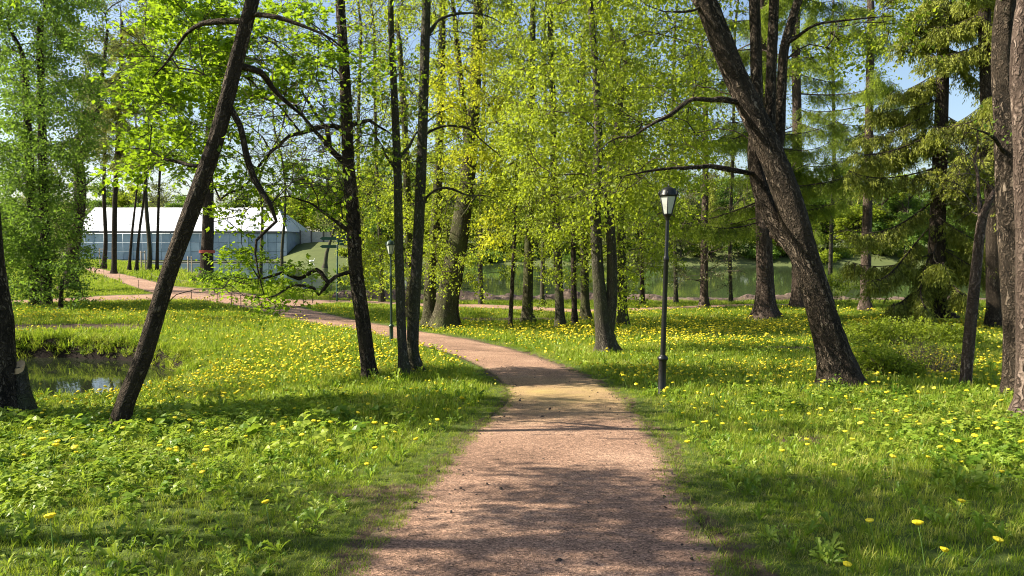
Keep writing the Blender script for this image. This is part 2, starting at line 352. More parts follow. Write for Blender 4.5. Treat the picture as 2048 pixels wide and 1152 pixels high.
# ------------------------------------------------------------------ trees
class Skel:
    """trunk first, then every spray of foliage is joined to the nearest wood"""
    def __init__(s, P, Rr): s.p = [np.array(x) for x in P]; s.par = [-1] + list(range(len(P) - 1)); s.len = [0.0] * len(P); s.nt = len(P); s.chains = []; s.tr = list(Rr)
    def limb(s, pts):      # a traced limb: points in world space
        P = np.array(s.p[:s.nt]); k = int(np.argmin(np.linalg.norm(P - pts[0], axis=1))); return s._chain(k, pts)
    def _chain(s, k, pts):
        ch = [k]; L = s.len[k]; prev = k
        for p in pts:
            L += float(np.linalg.norm(p - s.p[prev])); s.p.append(np.array(p)); s.par.append(prev); s.len.append(L); prev = len(s.p) - 1; ch.append(prev)
        s.chains.append(ch); return prev
    def attach(s, T, rise=.35, wander=.09, kmin=0, trunk_pen=0.0):
        P = np.array(s.p); Ln = np.array(s.len); t0 = np.array(s.p[:s.nt]); d = np.min(np.linalg.norm(T[:, None] - t0[None], axis=2), axis=1); tips = np.zeros(len(T), int)
        for i in np.argsort(d):
            t = T[i]; P = np.array(s.p); Ln = np.array(s.len); dv = t - P; dist = np.linalg.norm(dv, axis=1)
            cost = dist + .22 * Ln + np.clip(P[:, 2] - t[2] + rise * np.hypot(dv[:, 0], dv[:, 1]), 0, None) * .8
            cost[:kmin] += 50
            k = int(np.argmin(cost)); p0 = P[k]; L = dist[k]; n = max(2, min(7, int(L / .35) + 1)); pts = []
            side = rng.normal(0, 1, 3); side[2] *= .5
            for j in range(1, n + 1):
                f = j / n; p = p0 + dv[k] * f + side * wander * L * math.sin(math.pi * f) + np.array([0, 0, 1]) * L * .12 * math.sin(math.pi * f) + rng.normal(0, .025, 3) * L * (f < 1)
                pts.append(p)
            tips[i] = s._chain(k, pts)
        return tips
    def radii(s, r0=.007, ex=.5):
        n = len(s.p); c = np.zeros(n); kids = np.zeros(n, int)
        for i in range(1, n): kids[s.par[i]] += 1
        for i in range(n - 1, 0, -1):
            if kids[i] == 0: c[i] += 1
            c[s.par[i]] += c[i]
        return r0 * np.maximum(c, 1) ** ex
TRI = [0]
def sprays(mbT, mbL, P, D, sp):
    """sp: m twigs per spray, L twig length, droop, leaves per twig, size, shape, flat (how level the leaves lie)"""
    m = sp.get('m', 6); n = len(P)
    if n == 0: return
    P0 = np.repeat(P, m, 0); d = np.repeat(D, m, 0) * sp.get('fwd', .6) + rng.normal(0, 1, (n * m, 3)) * np.array([1, 1, sp.get('flatspread', .55)]) * .75
    d = unit(d) + np.array([0, 0, -sp.get('droop', .1)]); d = unit(d)
    L = sp['L'] * rng.uniform(.5, 1.25, n * m); P1 = P0 + d * L[:, None]
    r = np.full(n * m, sp.get('tr', .005)); cones(mbT, P0, P1, r, np.full(n * m, sp.get('sag', .05)))
    k = sp.get('k', 8)
    if k <= 0 or mbL is None: return
    keep = rng.random(n * m) < sp.get('keep', 1.0); P0 = P0[keep]; d = d[keep]; L = L[keep]
    q0 = np.repeat(P0, k, 0); dd = np.repeat(d, k, 0); LL = np.repeat(L, k)
    s = rng.uniform(.15, 1.08, len(q0)); C = q0 + dd * (LL * s)[:, None] + rng.normal(0, sp.get('jit', .06), (len(q0), 3))
    C[:, 2] -= sp.get('sagl', .0) * LL * s * s
    A = unit(dd * sp.get('along', .5) + rng.normal(0, .6, (len(q0), 3))); A[:, 2] -= sp.get('hang', .3)
    N = rng.normal(0, sp.get('flat', .6), (len(q0), 3)) + np.array([0, 0, 1.0]); sz = sp['size'] * rng.uniform(.6, 1.25, len(q0))
    tn = np.clip(np.repeat(np.repeat(rng.normal(.5, .22, n), m)[keep], k) + rng.normal(0, .18, len(q0)), 0, 1)
    blades(mbL, C, A, N, sz, sp.get('shape', 'leaf'), tn)

# ------------------------------------------------------------------ spreading small growth over points
def spread(name, protos_, P, rot, scl, vi, parent=None):
    n = len(P); me = bpy.data.meshes.new(name + '_points'); me.vertices.add(n); org = np.array(parent.matrix_basis.translation) if parent is not None else 0
    me.vertices.foreach_set('co', (P - org).astype(np.float32).ravel())
    a = me.attributes.new('rot', 'FLOAT_VECTOR', 'POINT'); a.data.foreach_set('vector', rot.astype(np.float32).ravel())
    a = me.attributes.new('scl', 'FLOAT_VECTOR', 'POINT'); a.data.foreach_set('vector', scl.astype(np.float32).ravel())
    a = me.attributes.new('vi', 'INT', 'POINT'); a.data.foreach_set('value', vi.astype(np.int32))
    ob = bpy.data.objects.new(name, me); COL.objects.link(ob); ob['kind'] = 'stuff'
    if parent is not None: ob.parent = parent
    key = tuple(p.name for p in protos_)
    if key not in KINDS:
        c = bpy.data.collections.new(name + '_kinds')
        for i, p in enumerate(protos_): c.objects.link(bpy.data.objects.new('%s_kind_%02d' % (name, i), p))
        ng = bpy.data.node_groups.new(name, 'GeometryNodeTree'); ng.interface.new_socket('Geometry', in_out='INPUT', socket_type='NodeSocketGeometry'); ng.interface.new_socket('Geometry', in_out='OUTPUT', socket_type='NodeSocketGeometry')
        N = ng.nodes; gi = N.new('NodeGroupInput'); go = N.new('NodeGroupOutput'); ip = N.new('GeometryNodeInstanceOnPoints'); ci = N.new('GeometryNodeCollectionInfo')
        ci.inputs['Collection'].default_value = c; ci.inputs['Separate Children'].default_value = True; ci.inputs['Reset Children'].default_value = True
        def att(nm, ty): x = N.new('GeometryNodeInputNamedAttribute'); x.data_type = ty; x.inputs['Name'].default_value = nm; return [o_ for o_ in x.outputs if o_.enabled][0]
        l = ng.links.new; l(gi.outputs[0], ip.inputs['Points']); l(ci.outputs[0], ip.inputs['Instance']); ip.inputs['Pick Instance'].default_value = True
        l(att('vi', 'INT'), ip.inputs['Instance Index']); l(att('rot', 'FLOAT_VECTOR'), ip.inputs['Rotation']); l(att('scl', 'FLOAT_VECTOR'), ip.inputs['Scale']); l(ip.outputs[0], go.inputs[0]); KINDS[key] = ng
    md = ob.modifiers.new('spread', 'NODES'); md.node_group = KINDS[key]; return ob
KINDS = {}; VARS = {}
def variants(sp, lm, nv=6):
    key = (tuple(sorted((k, v) for k, v in sp.items())), lm)
    if key not in VARS:
        out = []
        for _ in range(nv):
            mt = MB(); ml = MB()
            sprays(mt, ml, np.zeros((1, 3)), np.array([[1.0, 0, 0]]), sp)
            nl = sum(len(f) for f in ml.f4); a = MB(); 
            if ml.n: a.add(np.concatenate(ml.v), np.concatenate(ml.f4), tone=np.concatenate(ml.tone))
            a.add(np.concatenate(mt.v), np.concatenate(mt.f4), np.concatenate(mt.f3), bk=np.concatenate(mt.bk)); me = a.mesh('spray', M[lm], False); me.materials.append(M['twig'])
            me.polygons.foreach_set('material_index', np.array([0] * nl + [1] * (len(me.polygons) - nl), np.int32)); out.append(me)
        VARS[key] = out
    return VARS[key]
def crown(root, P, D, sp, lm):
    n = len(P); yaw = np.arctan2(D[:, 1], D[:, 0]) + rng.normal(0, .25, n); pit = -np.arcsin(np.clip(D[:, 2], -1, 1)) * sp.get('pitch', .5)
    s_ = rng.uniform(.8, 1.2, (n, 1)) * np.ones((1, 3)); pr = variants(sp, lm)
    return spread('crown', pr, P, np.stack([rng.normal(0, .15, n), pit, yaw], 1), s_, rng.integers(0, len(pr), n), root)

def trunk_points(tr, Y0, dY=0.0, top=None):
    """tr: (px, py, width px) from the base upwards, at depth Y0 (+dY per metre of height)"""
    base = tr[0]; pts = []; rad = []
    zb = W(base[0], base[1], Y0)[2]
    for (px, py, wd) in tr:
        p = W(px, py, Y0); Y = Y0 + dY * (p[2] - zb); p = W(px, py, Y); pts.append(p); rad.append(wd / F * Y / 2)
    if top is not None and pts[-1][2] < top:
        d = unit(pts[-1] - pts[-2]); d[0] *= .6; d[1] *= .3; d = unit(d * np.array([1, 1, 1]) + np.array([0, 0, .5])); rem = top - pts[-1][2]; r = rad[-1]
        for f in (.35, .7, 1.0): pts.append(pts[-1] + d * rem * .34 + np.array([rng.normal(0, .04), rng.normal(0, .04), 0]) * rem); rad.append(max(.02, r * (1 - .8 * f)))
    pts[0] = pts[0] - np.array([0, 0, .12])
    return pts, rad
def region_targets(regs, dens_=1.0):
    T = []
    for (x0, y0, x1, y1, Ya, Yb, n) in regs:
        for _ in range(int(n * dens_)):
            cx = rng.uniform(-1, 1); cy_ = rng.uniform(-1, 1)
            T.append(W((x0 + x1) / 2 + cx * (x1 - x0) / 2, (y0 + y1) / 2 + cy_ * (y1 - y0) / 2, rng.uniform(Ya, Yb)))
    return np.array(T).reshape(-1, 3)
def tree(name, label, cat, tr, bark='bark', sides=14, top=None, limbs=(), groups=(), extra_stems=(), rough=.05, flute=.05, flare=(.45, .35), group=None, Y0=None, dY=0.0, twig='twig', r0=.006, rise=.35, thick=.03, ex=.5, step=.22, limb_r=None, ws=.87):
    """groups: (regions, spray spec, leaf material)"""
    g = G(tr[0][0], tr[0][1]) if Y0 is None else None
    if Y0 is None: Y0 = g[1]
    tr = [(a_, b__, w_ * ws) for a_, b__, w_ in tr]; P, Rr = trunk_points(tr, Y0, dY, top); P2, R2 = catmull(P, Rr, step)
    root = thing(name, label, cat, P[0] + np.array([0, 0, .12]), group)
    seed = float(rng.uniform(0, 6)); mb = MB(); tube(mb, P2, R2, sides, rough, flute, seed, flare=flare); mb.build('trunk', M[bark], root)
    stems = []
    for st in extra_stems:                 # (px,py,w,[dY]) thick secondary stems
        sp_ = [W(a[0], a[1], Y0 + (a[3] if len(a) > 3 else 0)) for a in st]; sr = [a[2] * ws / F * Y0 / 2 for a in st]
        if top is not None and sp_[-1][2] < top and st[-1][1] < 40:
            d = unit(sp_[-1] - sp_[-2]); d = unit(d + np.array([0, 0, .4])); rem = (top - sp_[-1][2]) * .8
            for f in (.5, 1): sp_.append(sp_[-1] + d * rem * .5); sr.append(sr[len(st) - 1] * (1 - .85 * f))
        a, b = catmull(sp_, sr, step); mb = MB(); tube(mb, a, b, max(8, sides - 4), rough, flute, seed + 1); mb.build('stem', M[bark], root); stems.append(a)
    sk = Skel(P2, R2); allT = []
    for a in stems:
        sk._chain(int(np.argmin(np.linalg.norm(P2 - a[0], axis=1))), list(a)); sk.chains.pop()
    base_n = sk.nt
    limb_ch = []
    for lb in limbs:                       # traced limb: [(px,py,dY)...]
        pts = [W(a[0], a[1], Y0 + (a[2] if len(a) > 2 else 0)) for a in lb]; pts2, _ = catmull(pts, np.ones(len(pts)), .22); wl = np.cumsum(rng.normal(0, .022, pts2.shape), axis=0); wl -= np.linspace(0, 1, len(wl))[:, None] * wl[-1]; pts2 = pts2 + wl + rng.normal(0, .012, pts2.shape)
        k = int(np.argmin(np.linalg.norm(np.array(sk.p) - pts2[0], axis=1))); sk._chain(k, list(pts2[1:]) if len(pts2) > 2 else list(pts2)); limb_ch.append((sk.chains[-1], float(np.linalg.norm(np.diff(pts2, axis=0), axis=1).sum())))
    gl = []
    if limb_ch and Y0 < 25:
        LT = np.concatenate([np.array([sk.p[i] for i in ch[2:]]) for ch, _ in limb_ch]); LT = LT[rng.random(len(LT)) < .55]; LT = LT + rng.normal(0, .28, LT.shape) + np.array([0, 0, -.05]); groups = list(groups) + [(LT, LTW, groups[0][2])]
    for regs, sp, lm in groups:
        T = region_targets(regs, 0.95 if sp in (LI, LIf) else 1.35 if sp in (SHR, DE) else 1.0) if not isinstance(regs, np.ndarray) else regs
        if len(T) == 0: continue
        tips = sk.attach(T, rise); gl.append((T, tips, sp, lm))
    rad = sk.radii(r0, ex)
    for ch, Ll in limb_ch:
        rl = (limb_r or min(.05, .02 + .012 * Ll)) * np.linspace(1, .12, len(ch)) * (1 + .18 * rng.normal(0, 1, len(ch)).clip(-1, 1.5)); rad[ch] = np.maximum(rad[ch], rl)
    mt = MB(); nb = 0
    for ch in sk.chains:
        pts = np.array([sk.p[i] for i in ch]); rr = rad[ch].copy(); rr[0] = min(rr[0], rr[1] * 1.25) if len(rr) > 1 else rr[0]
        if rr[0] > thick:
            a, b = catmull(pts, rr, .12 if Y0 < 20 else .3); m1 = MB(); tube(m1, a, b, 8, .12, 0, seed + nb); m1.build('branch', M[bark], root); nb += 1
        else: tube(mt, pts, rr, 4 if rr[0] > .012 else 3, cap=False)
    if mt.n: mt.build('twigs', M[twig], root, 'stuff')
    for T, tips, sp, lm in gl:
        D = unit(T - np.array([sk.p[sk.par[i]] for i in tips])); crown(root, T, D, sp, lm)
    return root

# ------------------------------------------------------------------ paths: both edges read off, laid on the land
def edge(pts): return [G(*p)[:2] for p in pts]
def strip(pre, Lp, Rp):
    L = pre[0] + edge(Lp); Rr = pre[1] + edge(Rp); out = []
    for E in (L, Rr):
        E = np.array(E); a, _ = catmull(np.c_[E, np.zeros(len(E))], np.ones(len(E)), .25); out.append(a[:, :2])
    n = max(len(out[0]), len(out[1])) ; n = int(n)
    res = []
    for a in out:
        s = np.concatenate([[0], np.cumsum(np.linalg.norm(np.diff(a, axis=0), axis=1))]); t = np.linspace(0, s[-1], n)
        res.append(np.c_[np.interp(t, s, a[:, 0]), np.interp(t, s, a[:, 1])])
    return res
PATHS = [
    strip(([np.array([-.98, -12.0]), np.array([-.98, 0.0]), np.array([-.93, 2.0])], [np.array([1.15, -12.0]), np.array([1.15, 0.0]), np.array([1.15, 2.0])]),
          [(680, 1148), (775, 1040), (868, 940), (925, 880), (985, 830), (1018, 795), (1000, 760), (955, 730), (900, 707), (840, 690), (760, 671), (690, 658), (610, 642), (560, 634), (500, 618), (440, 606), (380, 600), (330, 596)],
          [(1480, 1148), (1410, 1050), (1360, 970), (1325, 890), (1293, 850), (1255, 803), (1225, 778), (1165, 749), (1100, 722), (1040, 703), (990, 690), (930, 677), (870, 667), (800, 655), (740, 645), (690, 636), (640, 624), (590, 612), (520, 592), (460, 583), (400, 578), (330, 571)]),
    strip(([], []), [(420, 601), (300, 602), (200, 603), (100, 606), (0, 610), (-200, 615)], [(400, 585), (310, 588), (200, 592), (100, 598), (0, 601), (-200, 605)]),
    strip(([], []), [(330, 594), (280, 578), (220, 557), (175, 544), (140, 537)], [(420, 583), (340, 572), (290, 559), (235, 546), (185, 535), (140, 528)]),
    strip(([], []), [(560, 620), (640, 608), (740, 608), (900, 614), (1050, 620), (1180, 626), (1330, 619), (1480, 613), (1600, 612)], [(560, 598), (640, 600), (740, 602), (900, 608), (1050, 613), (1180, 619), (1330, 614), (1480, 609), (1600, 609)]),
]
PPOLY = [np.vstack([a[::3], b[::-1][::3]]) for a, b in PATHS]
def path_sd(x, y):
    d = np.full(np.shape(x), 99.0)
    for P in PPOLY:
        lo = P.min(0) - 3; hi = P.max(0) + 3; k = (x > lo[0]) & (x < hi[0]) & (y > lo[1]) & (y < hi[1])
        if k.any(): dd = np.full(np.shape(x), 99.0); dd[k] = sdist(P, x[k], y[k]); d = np.minimum(d, dd)
    return d
BARE = [(G(1575, 700), 1.7, .9), (G(1850, 745), 1.6, .8), (G(1000, 640), 4.5, 2.0), (G(100, 655), 5, 2.2), (G(330, 565), 6, 3), (G(1600, 880), .4, .3), (G(820, 985), .6, .3)]
def bare(x, y):
    b = np.zeros(np.shape(x))
    for c, rx, ry in BARE: b = np.maximum(b, np.exp(-((x - c[0]) / rx) ** 2 - ((y - c[1]) / ry) ** 2))
    return b

def ground_mesh():
    ys = np.concatenate([np.arange(-30, 2, 2.0), np.arange(2, 14, .16), np.arange(14, 26, .17), np.arange(26, 64, .42), np.arange(64, 240, 1.6), np.geomspace(240, 1200, 40)])
    s = np.linspace(-1, 1, 300); t = np.sign(s) * np.abs(s) ** 1.35
    X = t[None] * (np.maximum(ys, 0)[:, None] * 1.25 + 26); Y = ys[:, None] + 0 * X
    sd = path_sd(X, Y); Z = height(X, Y) - .06 * sst(.02, -.15, sd)
    pd = sdist(POND, X, Y); soil = np.clip(np.maximum(sst(.24, -.05, sd + .3 * (fbm(X, Y, .6) - .5)), bare(X, Y) * 1.2), 0, 1)
    soil = np.maximum(soil, 2 * sst(.62, .30, pd + .35 * (fbm(X, Y, .8) - .5)))
    a = X / np.maximum(Y, 3); ysh = np.interp(a, SHA, SHY); soil = np.maximum(soil, sst(3.0, .6, np.abs(Y - ysh + .5)) * (Y > 25) * sst(-.3, -.1, a))
    mb = MB(); n, m_ = X.shape; i = np.arange(n - 1)[:, None] * m_; j = np.arange(m_ - 1)[None]
    f = np.stack([i + j, i + j + 1, i + m_ + j + 1, i + m_ + j], -1).reshape(-1, 4)
    mb.add(np.stack([X, Y, Z], -1).reshape(-1, 3), f, tone=soil.ravel()); return mb
m, t, o = mat('ground'); q = NT(t); ge = q.n("ShaderNodeNewGeometry"); P_ = ge.outputs['Position']
n1 = q.noise(P_, .35, 5, .6); n2 = q.noise(P_, 9, 6, .7); n3 = q.noise(P_, 60, 4, .7)
g1 = q.ramp(q.math('ADD', q.math('MULTIPLY', n1, .5), q.math('MULTIPLY', n2, .5)), [(.3, (.04, .065, .014)), (.5, (.085, .12, .024)), (.68, (.17, .17, .055))])
sy = q.n('ShaderNodeSeparateXYZ'); q.l(P_, sy.inputs[0]); fm = q.n('ShaderNodeMapRange'); q.l(sy.outputs[1], fm.inputs[0]); fm.inputs[1].default_value = 120; fm.inputs[2].default_value = 165
g1 = q.mix(fm.outputs[0], g1, q.mix(n1, (.055, .075, .03), (.12, .14, .05)))
s1 = q.ramp(n2, [(.25, (.035, .024, .018)), (.5, (.10, .07, .045)), (.72, (.22, .165, .11))])
at = q.n("ShaderNodeAttribute", attribute_name="tone")
msk = q.ramp(q.math('ADD', at.outputs['Fac'], q.math('MULTIPLY', q.math('SUBTRACT', n2, .5), 1.1)), [(.35, (0, 0, 0)), (.6, (1, 1, 1))])
b = q.n("ShaderNodeBsdfPrincipled"); wet = q.ramp(q.math('SUBTRACT', at.outputs['Fac'], 1.0), [(.1, (0, 0, 0)), (.6, (1, 1, 1))]); q.l(q.mix(wet, q.mix(msk, g1, s1), q.mix(n2, (.008, .006, .005), (.03, .022, .017))), b.inputs['Base Color']); b.inputs['Roughness'].default_value = .95; b.inputs['Specular IOR Level'].default_value = .1
q.l(q.bump(q.math('ADD', q.math('MULTIPLY', n2, .7), q.math('MULTIPLY', n3, .3)), .9, .08), b.inputs['Normal']); q.l(b.outputs[0], o.inputs[0]); M['ground'] = m
ground_mesh().build('ground', M['ground'], None, 'structure')

m, t, o = mat('grit_path'); q = NT(t); ge = q.n("ShaderNodeNewGeometry"); P_ = ge.outputs['Position']
n1 = q.noise(P_, .8, 5, .6); n2 = q.noise(P_, 14, 5, .7); vo = q.n("ShaderNodeTexVoronoi"); vo.inputs['Scale'].default_value = 95; q.l(P_, vo.inputs['Vector'])
n3 = q.noise(P_, 150, 3, .7)
c = q.ramp(q.math('ADD', q.math('MULTIPLY', n2, .5), q.math('MULTIPLY', n1, .5)), [(.33, (.19, .125, .092)), (.5, (.33, .215, .155)), (.66, (.46, .32, .235))])
sp = q.n("ShaderNodeSeparateColor"); q.l(vo.outputs['Color'], sp.inputs[0])
c = q.mix(.75, c, q.ramp(sp.outputs[0], [(.05, (.12, .10, .09)), (.3, (.6, .55, .52)), (.8, (1.1, 1.0, .95)), (1, (1.9, 1.75, 1.6))]), 'MULTIPLY')
sx = q.n("ShaderNodeSeparateXYZ"); q.l(P_, sx.inputs[0])     # patchy yellow tint in a band across the path, fading both ways
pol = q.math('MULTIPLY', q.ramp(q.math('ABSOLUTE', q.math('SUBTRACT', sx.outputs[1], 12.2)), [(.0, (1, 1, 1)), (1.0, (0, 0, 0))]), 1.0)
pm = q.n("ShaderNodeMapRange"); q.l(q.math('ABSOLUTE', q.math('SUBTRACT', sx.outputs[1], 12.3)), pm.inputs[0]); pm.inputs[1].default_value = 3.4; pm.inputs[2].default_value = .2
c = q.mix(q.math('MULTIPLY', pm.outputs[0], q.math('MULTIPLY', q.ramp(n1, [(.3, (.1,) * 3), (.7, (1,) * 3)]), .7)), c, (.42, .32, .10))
at = q.n("ShaderNodeAttribute", attribute_name="tone")
c = q.mix(q.ramp(q.math('ADD', at.outputs['Fac'], q.math('MULTIPLY', q.math('SUBTRACT', n2, .5), .9)), [(.45, (0, 0, 0)), (1.0, (.9, .9, .9))]), c, (.10, .085, .05))
b = q.n("ShaderNodeBsdfPrincipled"); q.l(c, b.inputs['Base Color']); b.inputs['Roughness'].default_value = .95; b.inputs['Specular IOR Level'].default_value = .15
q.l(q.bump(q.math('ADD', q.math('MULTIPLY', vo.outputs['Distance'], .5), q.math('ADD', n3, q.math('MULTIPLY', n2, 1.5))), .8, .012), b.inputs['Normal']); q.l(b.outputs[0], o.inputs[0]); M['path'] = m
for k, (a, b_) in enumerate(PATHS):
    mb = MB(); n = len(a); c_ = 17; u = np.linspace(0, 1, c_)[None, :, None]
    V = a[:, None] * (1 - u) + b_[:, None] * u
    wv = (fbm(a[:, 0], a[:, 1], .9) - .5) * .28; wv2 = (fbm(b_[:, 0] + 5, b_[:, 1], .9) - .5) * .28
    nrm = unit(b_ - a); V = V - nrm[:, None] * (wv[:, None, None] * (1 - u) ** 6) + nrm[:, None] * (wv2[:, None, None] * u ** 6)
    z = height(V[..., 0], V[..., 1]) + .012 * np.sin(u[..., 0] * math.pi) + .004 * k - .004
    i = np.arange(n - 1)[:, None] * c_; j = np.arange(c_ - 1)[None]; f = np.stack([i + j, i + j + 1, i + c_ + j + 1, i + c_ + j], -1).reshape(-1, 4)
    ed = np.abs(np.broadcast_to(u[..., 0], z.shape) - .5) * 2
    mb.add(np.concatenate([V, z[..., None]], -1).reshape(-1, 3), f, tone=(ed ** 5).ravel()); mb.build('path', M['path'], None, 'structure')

# ------------------------------------------------------------------ water
def m_water(name, col, sc, st):
    m, t, o = mat(name); q = NT(t); ge = q.n("ShaderNodeNewGeometry"); mp = q.n("ShaderNodeMapping"); mp.inputs['Scale'].default_value = (1, .45, 1); q.l(ge.outputs['Position'], mp.inputs[0])
    n = q.noise(mp.outputs[0], sc, 3, .5); b = q.n("ShaderNodeBsdfPrincipled"); b.inputs['Base Color'].default_value = (*col, 1); b.inputs['Roughness'].default_value = .03; b.inputs['IOR'].default_value = 1.33
    q.l(q.bump(n, st, .05), b.inputs['Normal']); q.l(b.outputs[0], o.inputs[0]); return m
M['lake'] = m_water('lake_water', (.07, .10, .04), 1.2, .12); M['pond'] = m_water('pond_water', (.012, .016, .008), 2.2, .05)
mb = MB(); xs = np.linspace(-420, 420, 15); V = [(x, y, ZW) for y in (50, 110, 170, 230) for x in xs]
mb.add(V, [(r * 15 + i, r * 15 + i + 1, r * 15 + i + 16, r * 15 + i + 15) for r in range(3) for i in range(14)]); mb.build('lake_water', M['lake'], None, 'structure')
mb = MB(); c = POND.mean(0); E = c + (POND - c) * 1.08; mb.add([(x, y, ZP) for x, y in E] + [(c[0], c[1], ZP)], None, [(i, (i + 1) % len(E), len(E)) for i in range(len(E))]); mb.build('pond_water', M['pond'], None, 'structure')

# the heap of dug soil along the shore
m = m_plain('dug_soil', (.115, .08, .06), .95, 0, .5, 5, .8); M['soil'] = m
def clods(name, cx0, cx1, yoff, hgt, wid, seed):
    mb = MB(); xs = np.arange(cx0, cx1, .22); vs__ = np.linspace(-1, 1, 9); X = xs[:, None] + 0 * vs__; a = X / 60
    yc = 60.0 + yoff + 0 * X; Y = yc + vs__[None] * wid; base = np.maximum(height(X, Y), ZW - .1)
    Z = base - .08 + hgt * (1 - vs__[None] ** 2) * (.25 + 1.5 * fbm(X + seed, Y, 1.1)) * (.4 + .9 * vnoise(X + seed, Y, 5)) + .12 * (vnoise(X * 3, Y * 3, .6) - .3) * (1 - vs__[None] ** 4)
    n, m_ = X.shape; i = np.arange(n - 1)[:, None] * m_; j = np.arange(m_ - 1)[None]
    mb.add(np.stack([X, Y, Z], -1).reshape(-1, 3), np.stack([i + j, i + m_ + j, i + m_ + j + 1, i + j + 1], -1).reshape(-1, 4)); return mb.build(name, M['soil'], None, 'structure', smooth=False)
clods('soil_heap', -14, 22, -1.9, .62, 1.1, 0); clods('soil_heap', 23.5, 46, -1.6, .42, .9, 7)

# ------------------------------------------------------------------ pale hall across the water
HX0, HX1, HY, HE, HR = -131.0, -67.6, 222.0, 9.0, 16.6
hall = thing('hall', 'long low hall wrapped in blue grey sheeting with white metal roof across the lake', 'building', (-99, HY, ZW))
m, t, o = mat('sheeting'); q = NT(t); ge = q.n("ShaderNodeNewGeometry"); oi = q.n("ShaderNodeObjectInfo"); n1 = q.noise(ge.outputs['Position'], .55, 5, .65)
c = q.ramp(q.math('ADD', q.math('MULTIPLY', n1, .6), q.math('MULTIPLY', oi.outputs['Random'], .4)), [(.25, (.22, .28, .35)), (.55, (.34, .41, .49)), (.85, (.50, .56, .62))])
b = q.n("ShaderNodeBsdfPrincipled"); q.l(c, b.inputs['Base Color']); b.inputs['Roughness'].default_value = .55; q.l(q.bump(n1, .5, .3), b.inputs['Normal']); q.l(b.outputs[0], o.inputs[0]); M['sheet'] = m
m, t, o = mat('white_metal'); q = NT(t); ge = q.n("ShaderNodeNewGeometry"); oi = q.n("ShaderNodeObjectInfo"); n1 = q.noise(ge.outputs['Position'], .9, 5, .7)
c = q.ramp(q.math('ADD', q.math('MULTIPLY', n1, .5), q.math('MULTIPLY', oi.outputs['Random'], .5)), [(.25, (.42, .45, .50)), (.5, (.68, .70, .73)), (.8, (.80, .81, .83))])
b = q.n("ShaderNodeBsdfPrincipled"); q.l(c, b.inputs['Base Color']); b.inputs['Roughness'].default_value = .5; q.l(b.outputs[0], o.inputs[0]); M['roofw'] = m
M['dark'] = m_plain('dark_trim', (.10, .09, .085), .8); M['conc'] = m_plain('concrete', (.42, .41, .38), .85, 0, .2, 2)
DEP = 26.0
mb = MB(); boxm(mb, ((HX0 + HX1) / 2, HY + DEP / 2, ZW + HE / 2 - .6), (HX1 - HX0 - .3, DEP, HE + 1.2)); mb.build('wall', M['sheet'], hall)
NW = 22; pw = (HX1 - HX0) / NW; pm_ = None
for i in range(NW):
    for r in range(3):
        x = HX0 + pw * (i + .5); z = ZW + .15 + (HE - .9) / 3 * (r + .5); sh = rng.uniform(-.03, .03)
        if pm_ is None:
            mb = MB(); boxm(mb, (0, 0, 0), (pw - .12, .1, (HE - .9) / 3 - .10)); pm_ = mb.mesh('wall_panel', M['sheet'], False)
        ob = bpy.data.objects.new('wall_panel', pm_); COL.objects.link(ob); ob.parent = hall; ob.location = (x + 99, -.06 + sh, z - ZW)
for i in range(0, NW + 1, 2):
    mb = MB(); boxm(mb, (HX0 + pw * i, HY - .16, ZW + HE / 2 - .1), (.28, .3, HE - .5)); mb.build('post', M['sheet'], hall, smooth=False)
mb = MB(); boxm(mb, ((HX0 + HX1) / 2, HY - .3, ZW + HE - .35), (HX1 - HX0 + .6, .7, .55)); mb.build('eave', M['dark'], hall, smooth=False)
# roof: hipped at the right end, panels standing proud
def roofpt(u, v):      # u along, v up the slope
    xr = HX1 + .5 - v * 6.5; xl = HX0 - .5; return np.array([xl + (xr - xl) * u, HY - .7 + v * DEP * .5, ZW + HE - .05 + v * (HR - HE)])
mb = MB(); v = [roofpt(0, 0), roofpt(1, 0), roofpt(1, 1), roofpt(0, 1), np.array([HX1 + .5, HY + DEP + .7, ZW + HE - .05]), np.array([HX0 - .5, HY + DEP + .7, ZW + HE - .05])]
v = [p - np.array([0, 0, .08]) for p in v]; mb.add(v, [(0, 1, 2, 3), (3, 2, 4, 5), (0, 5, 4, 1)], [(1, 4, 2), (0, 3, 5)]); mb.build('roof', M['roofw'], hall, smooth=False)
NR = 24; VR = [0, .27, .52, .77, 1.0]
for r in range(4):
    for i in range(NR):
        a = [roofpt((i + .012) / NR, VR[r] + .006), roofpt((i + .988) / NR, VR[r] + .006), roofpt((i + .988) / NR, VR[r + 1] - .004), roofpt((i + .012) / NR, VR[r + 1] - .006)]
        off = np.array([0, -.05, .06]) * rng.uniform(.6, 1.4); mb = MB(); A = np.array(a); mb.add(np.vstack([A, A + off]), [(4, 5, 6, 7), (0, 1, 5, 4), (2, 3, 7, 6), (1, 2, 6, 5), (3, 0, 4, 7)]); mb.build('roof_panel', M['roofw'], hall, smooth=False)
# floating barrier in front
tagb = MB(); a, b_ = catmull([W(200, 526, 205), W(330, 525, 203), W(460, 526, 202), W(572, 525, 204)], [.18] * 4, 1.0); a[:, 2] = ZW + .1; tube(tagb, a, b_, 6, .3)
tag(tagb.build('floating_barrier', M['dark']), 'dark floating barrier lying on the lake in front of the sheeted hall', 'barrier')
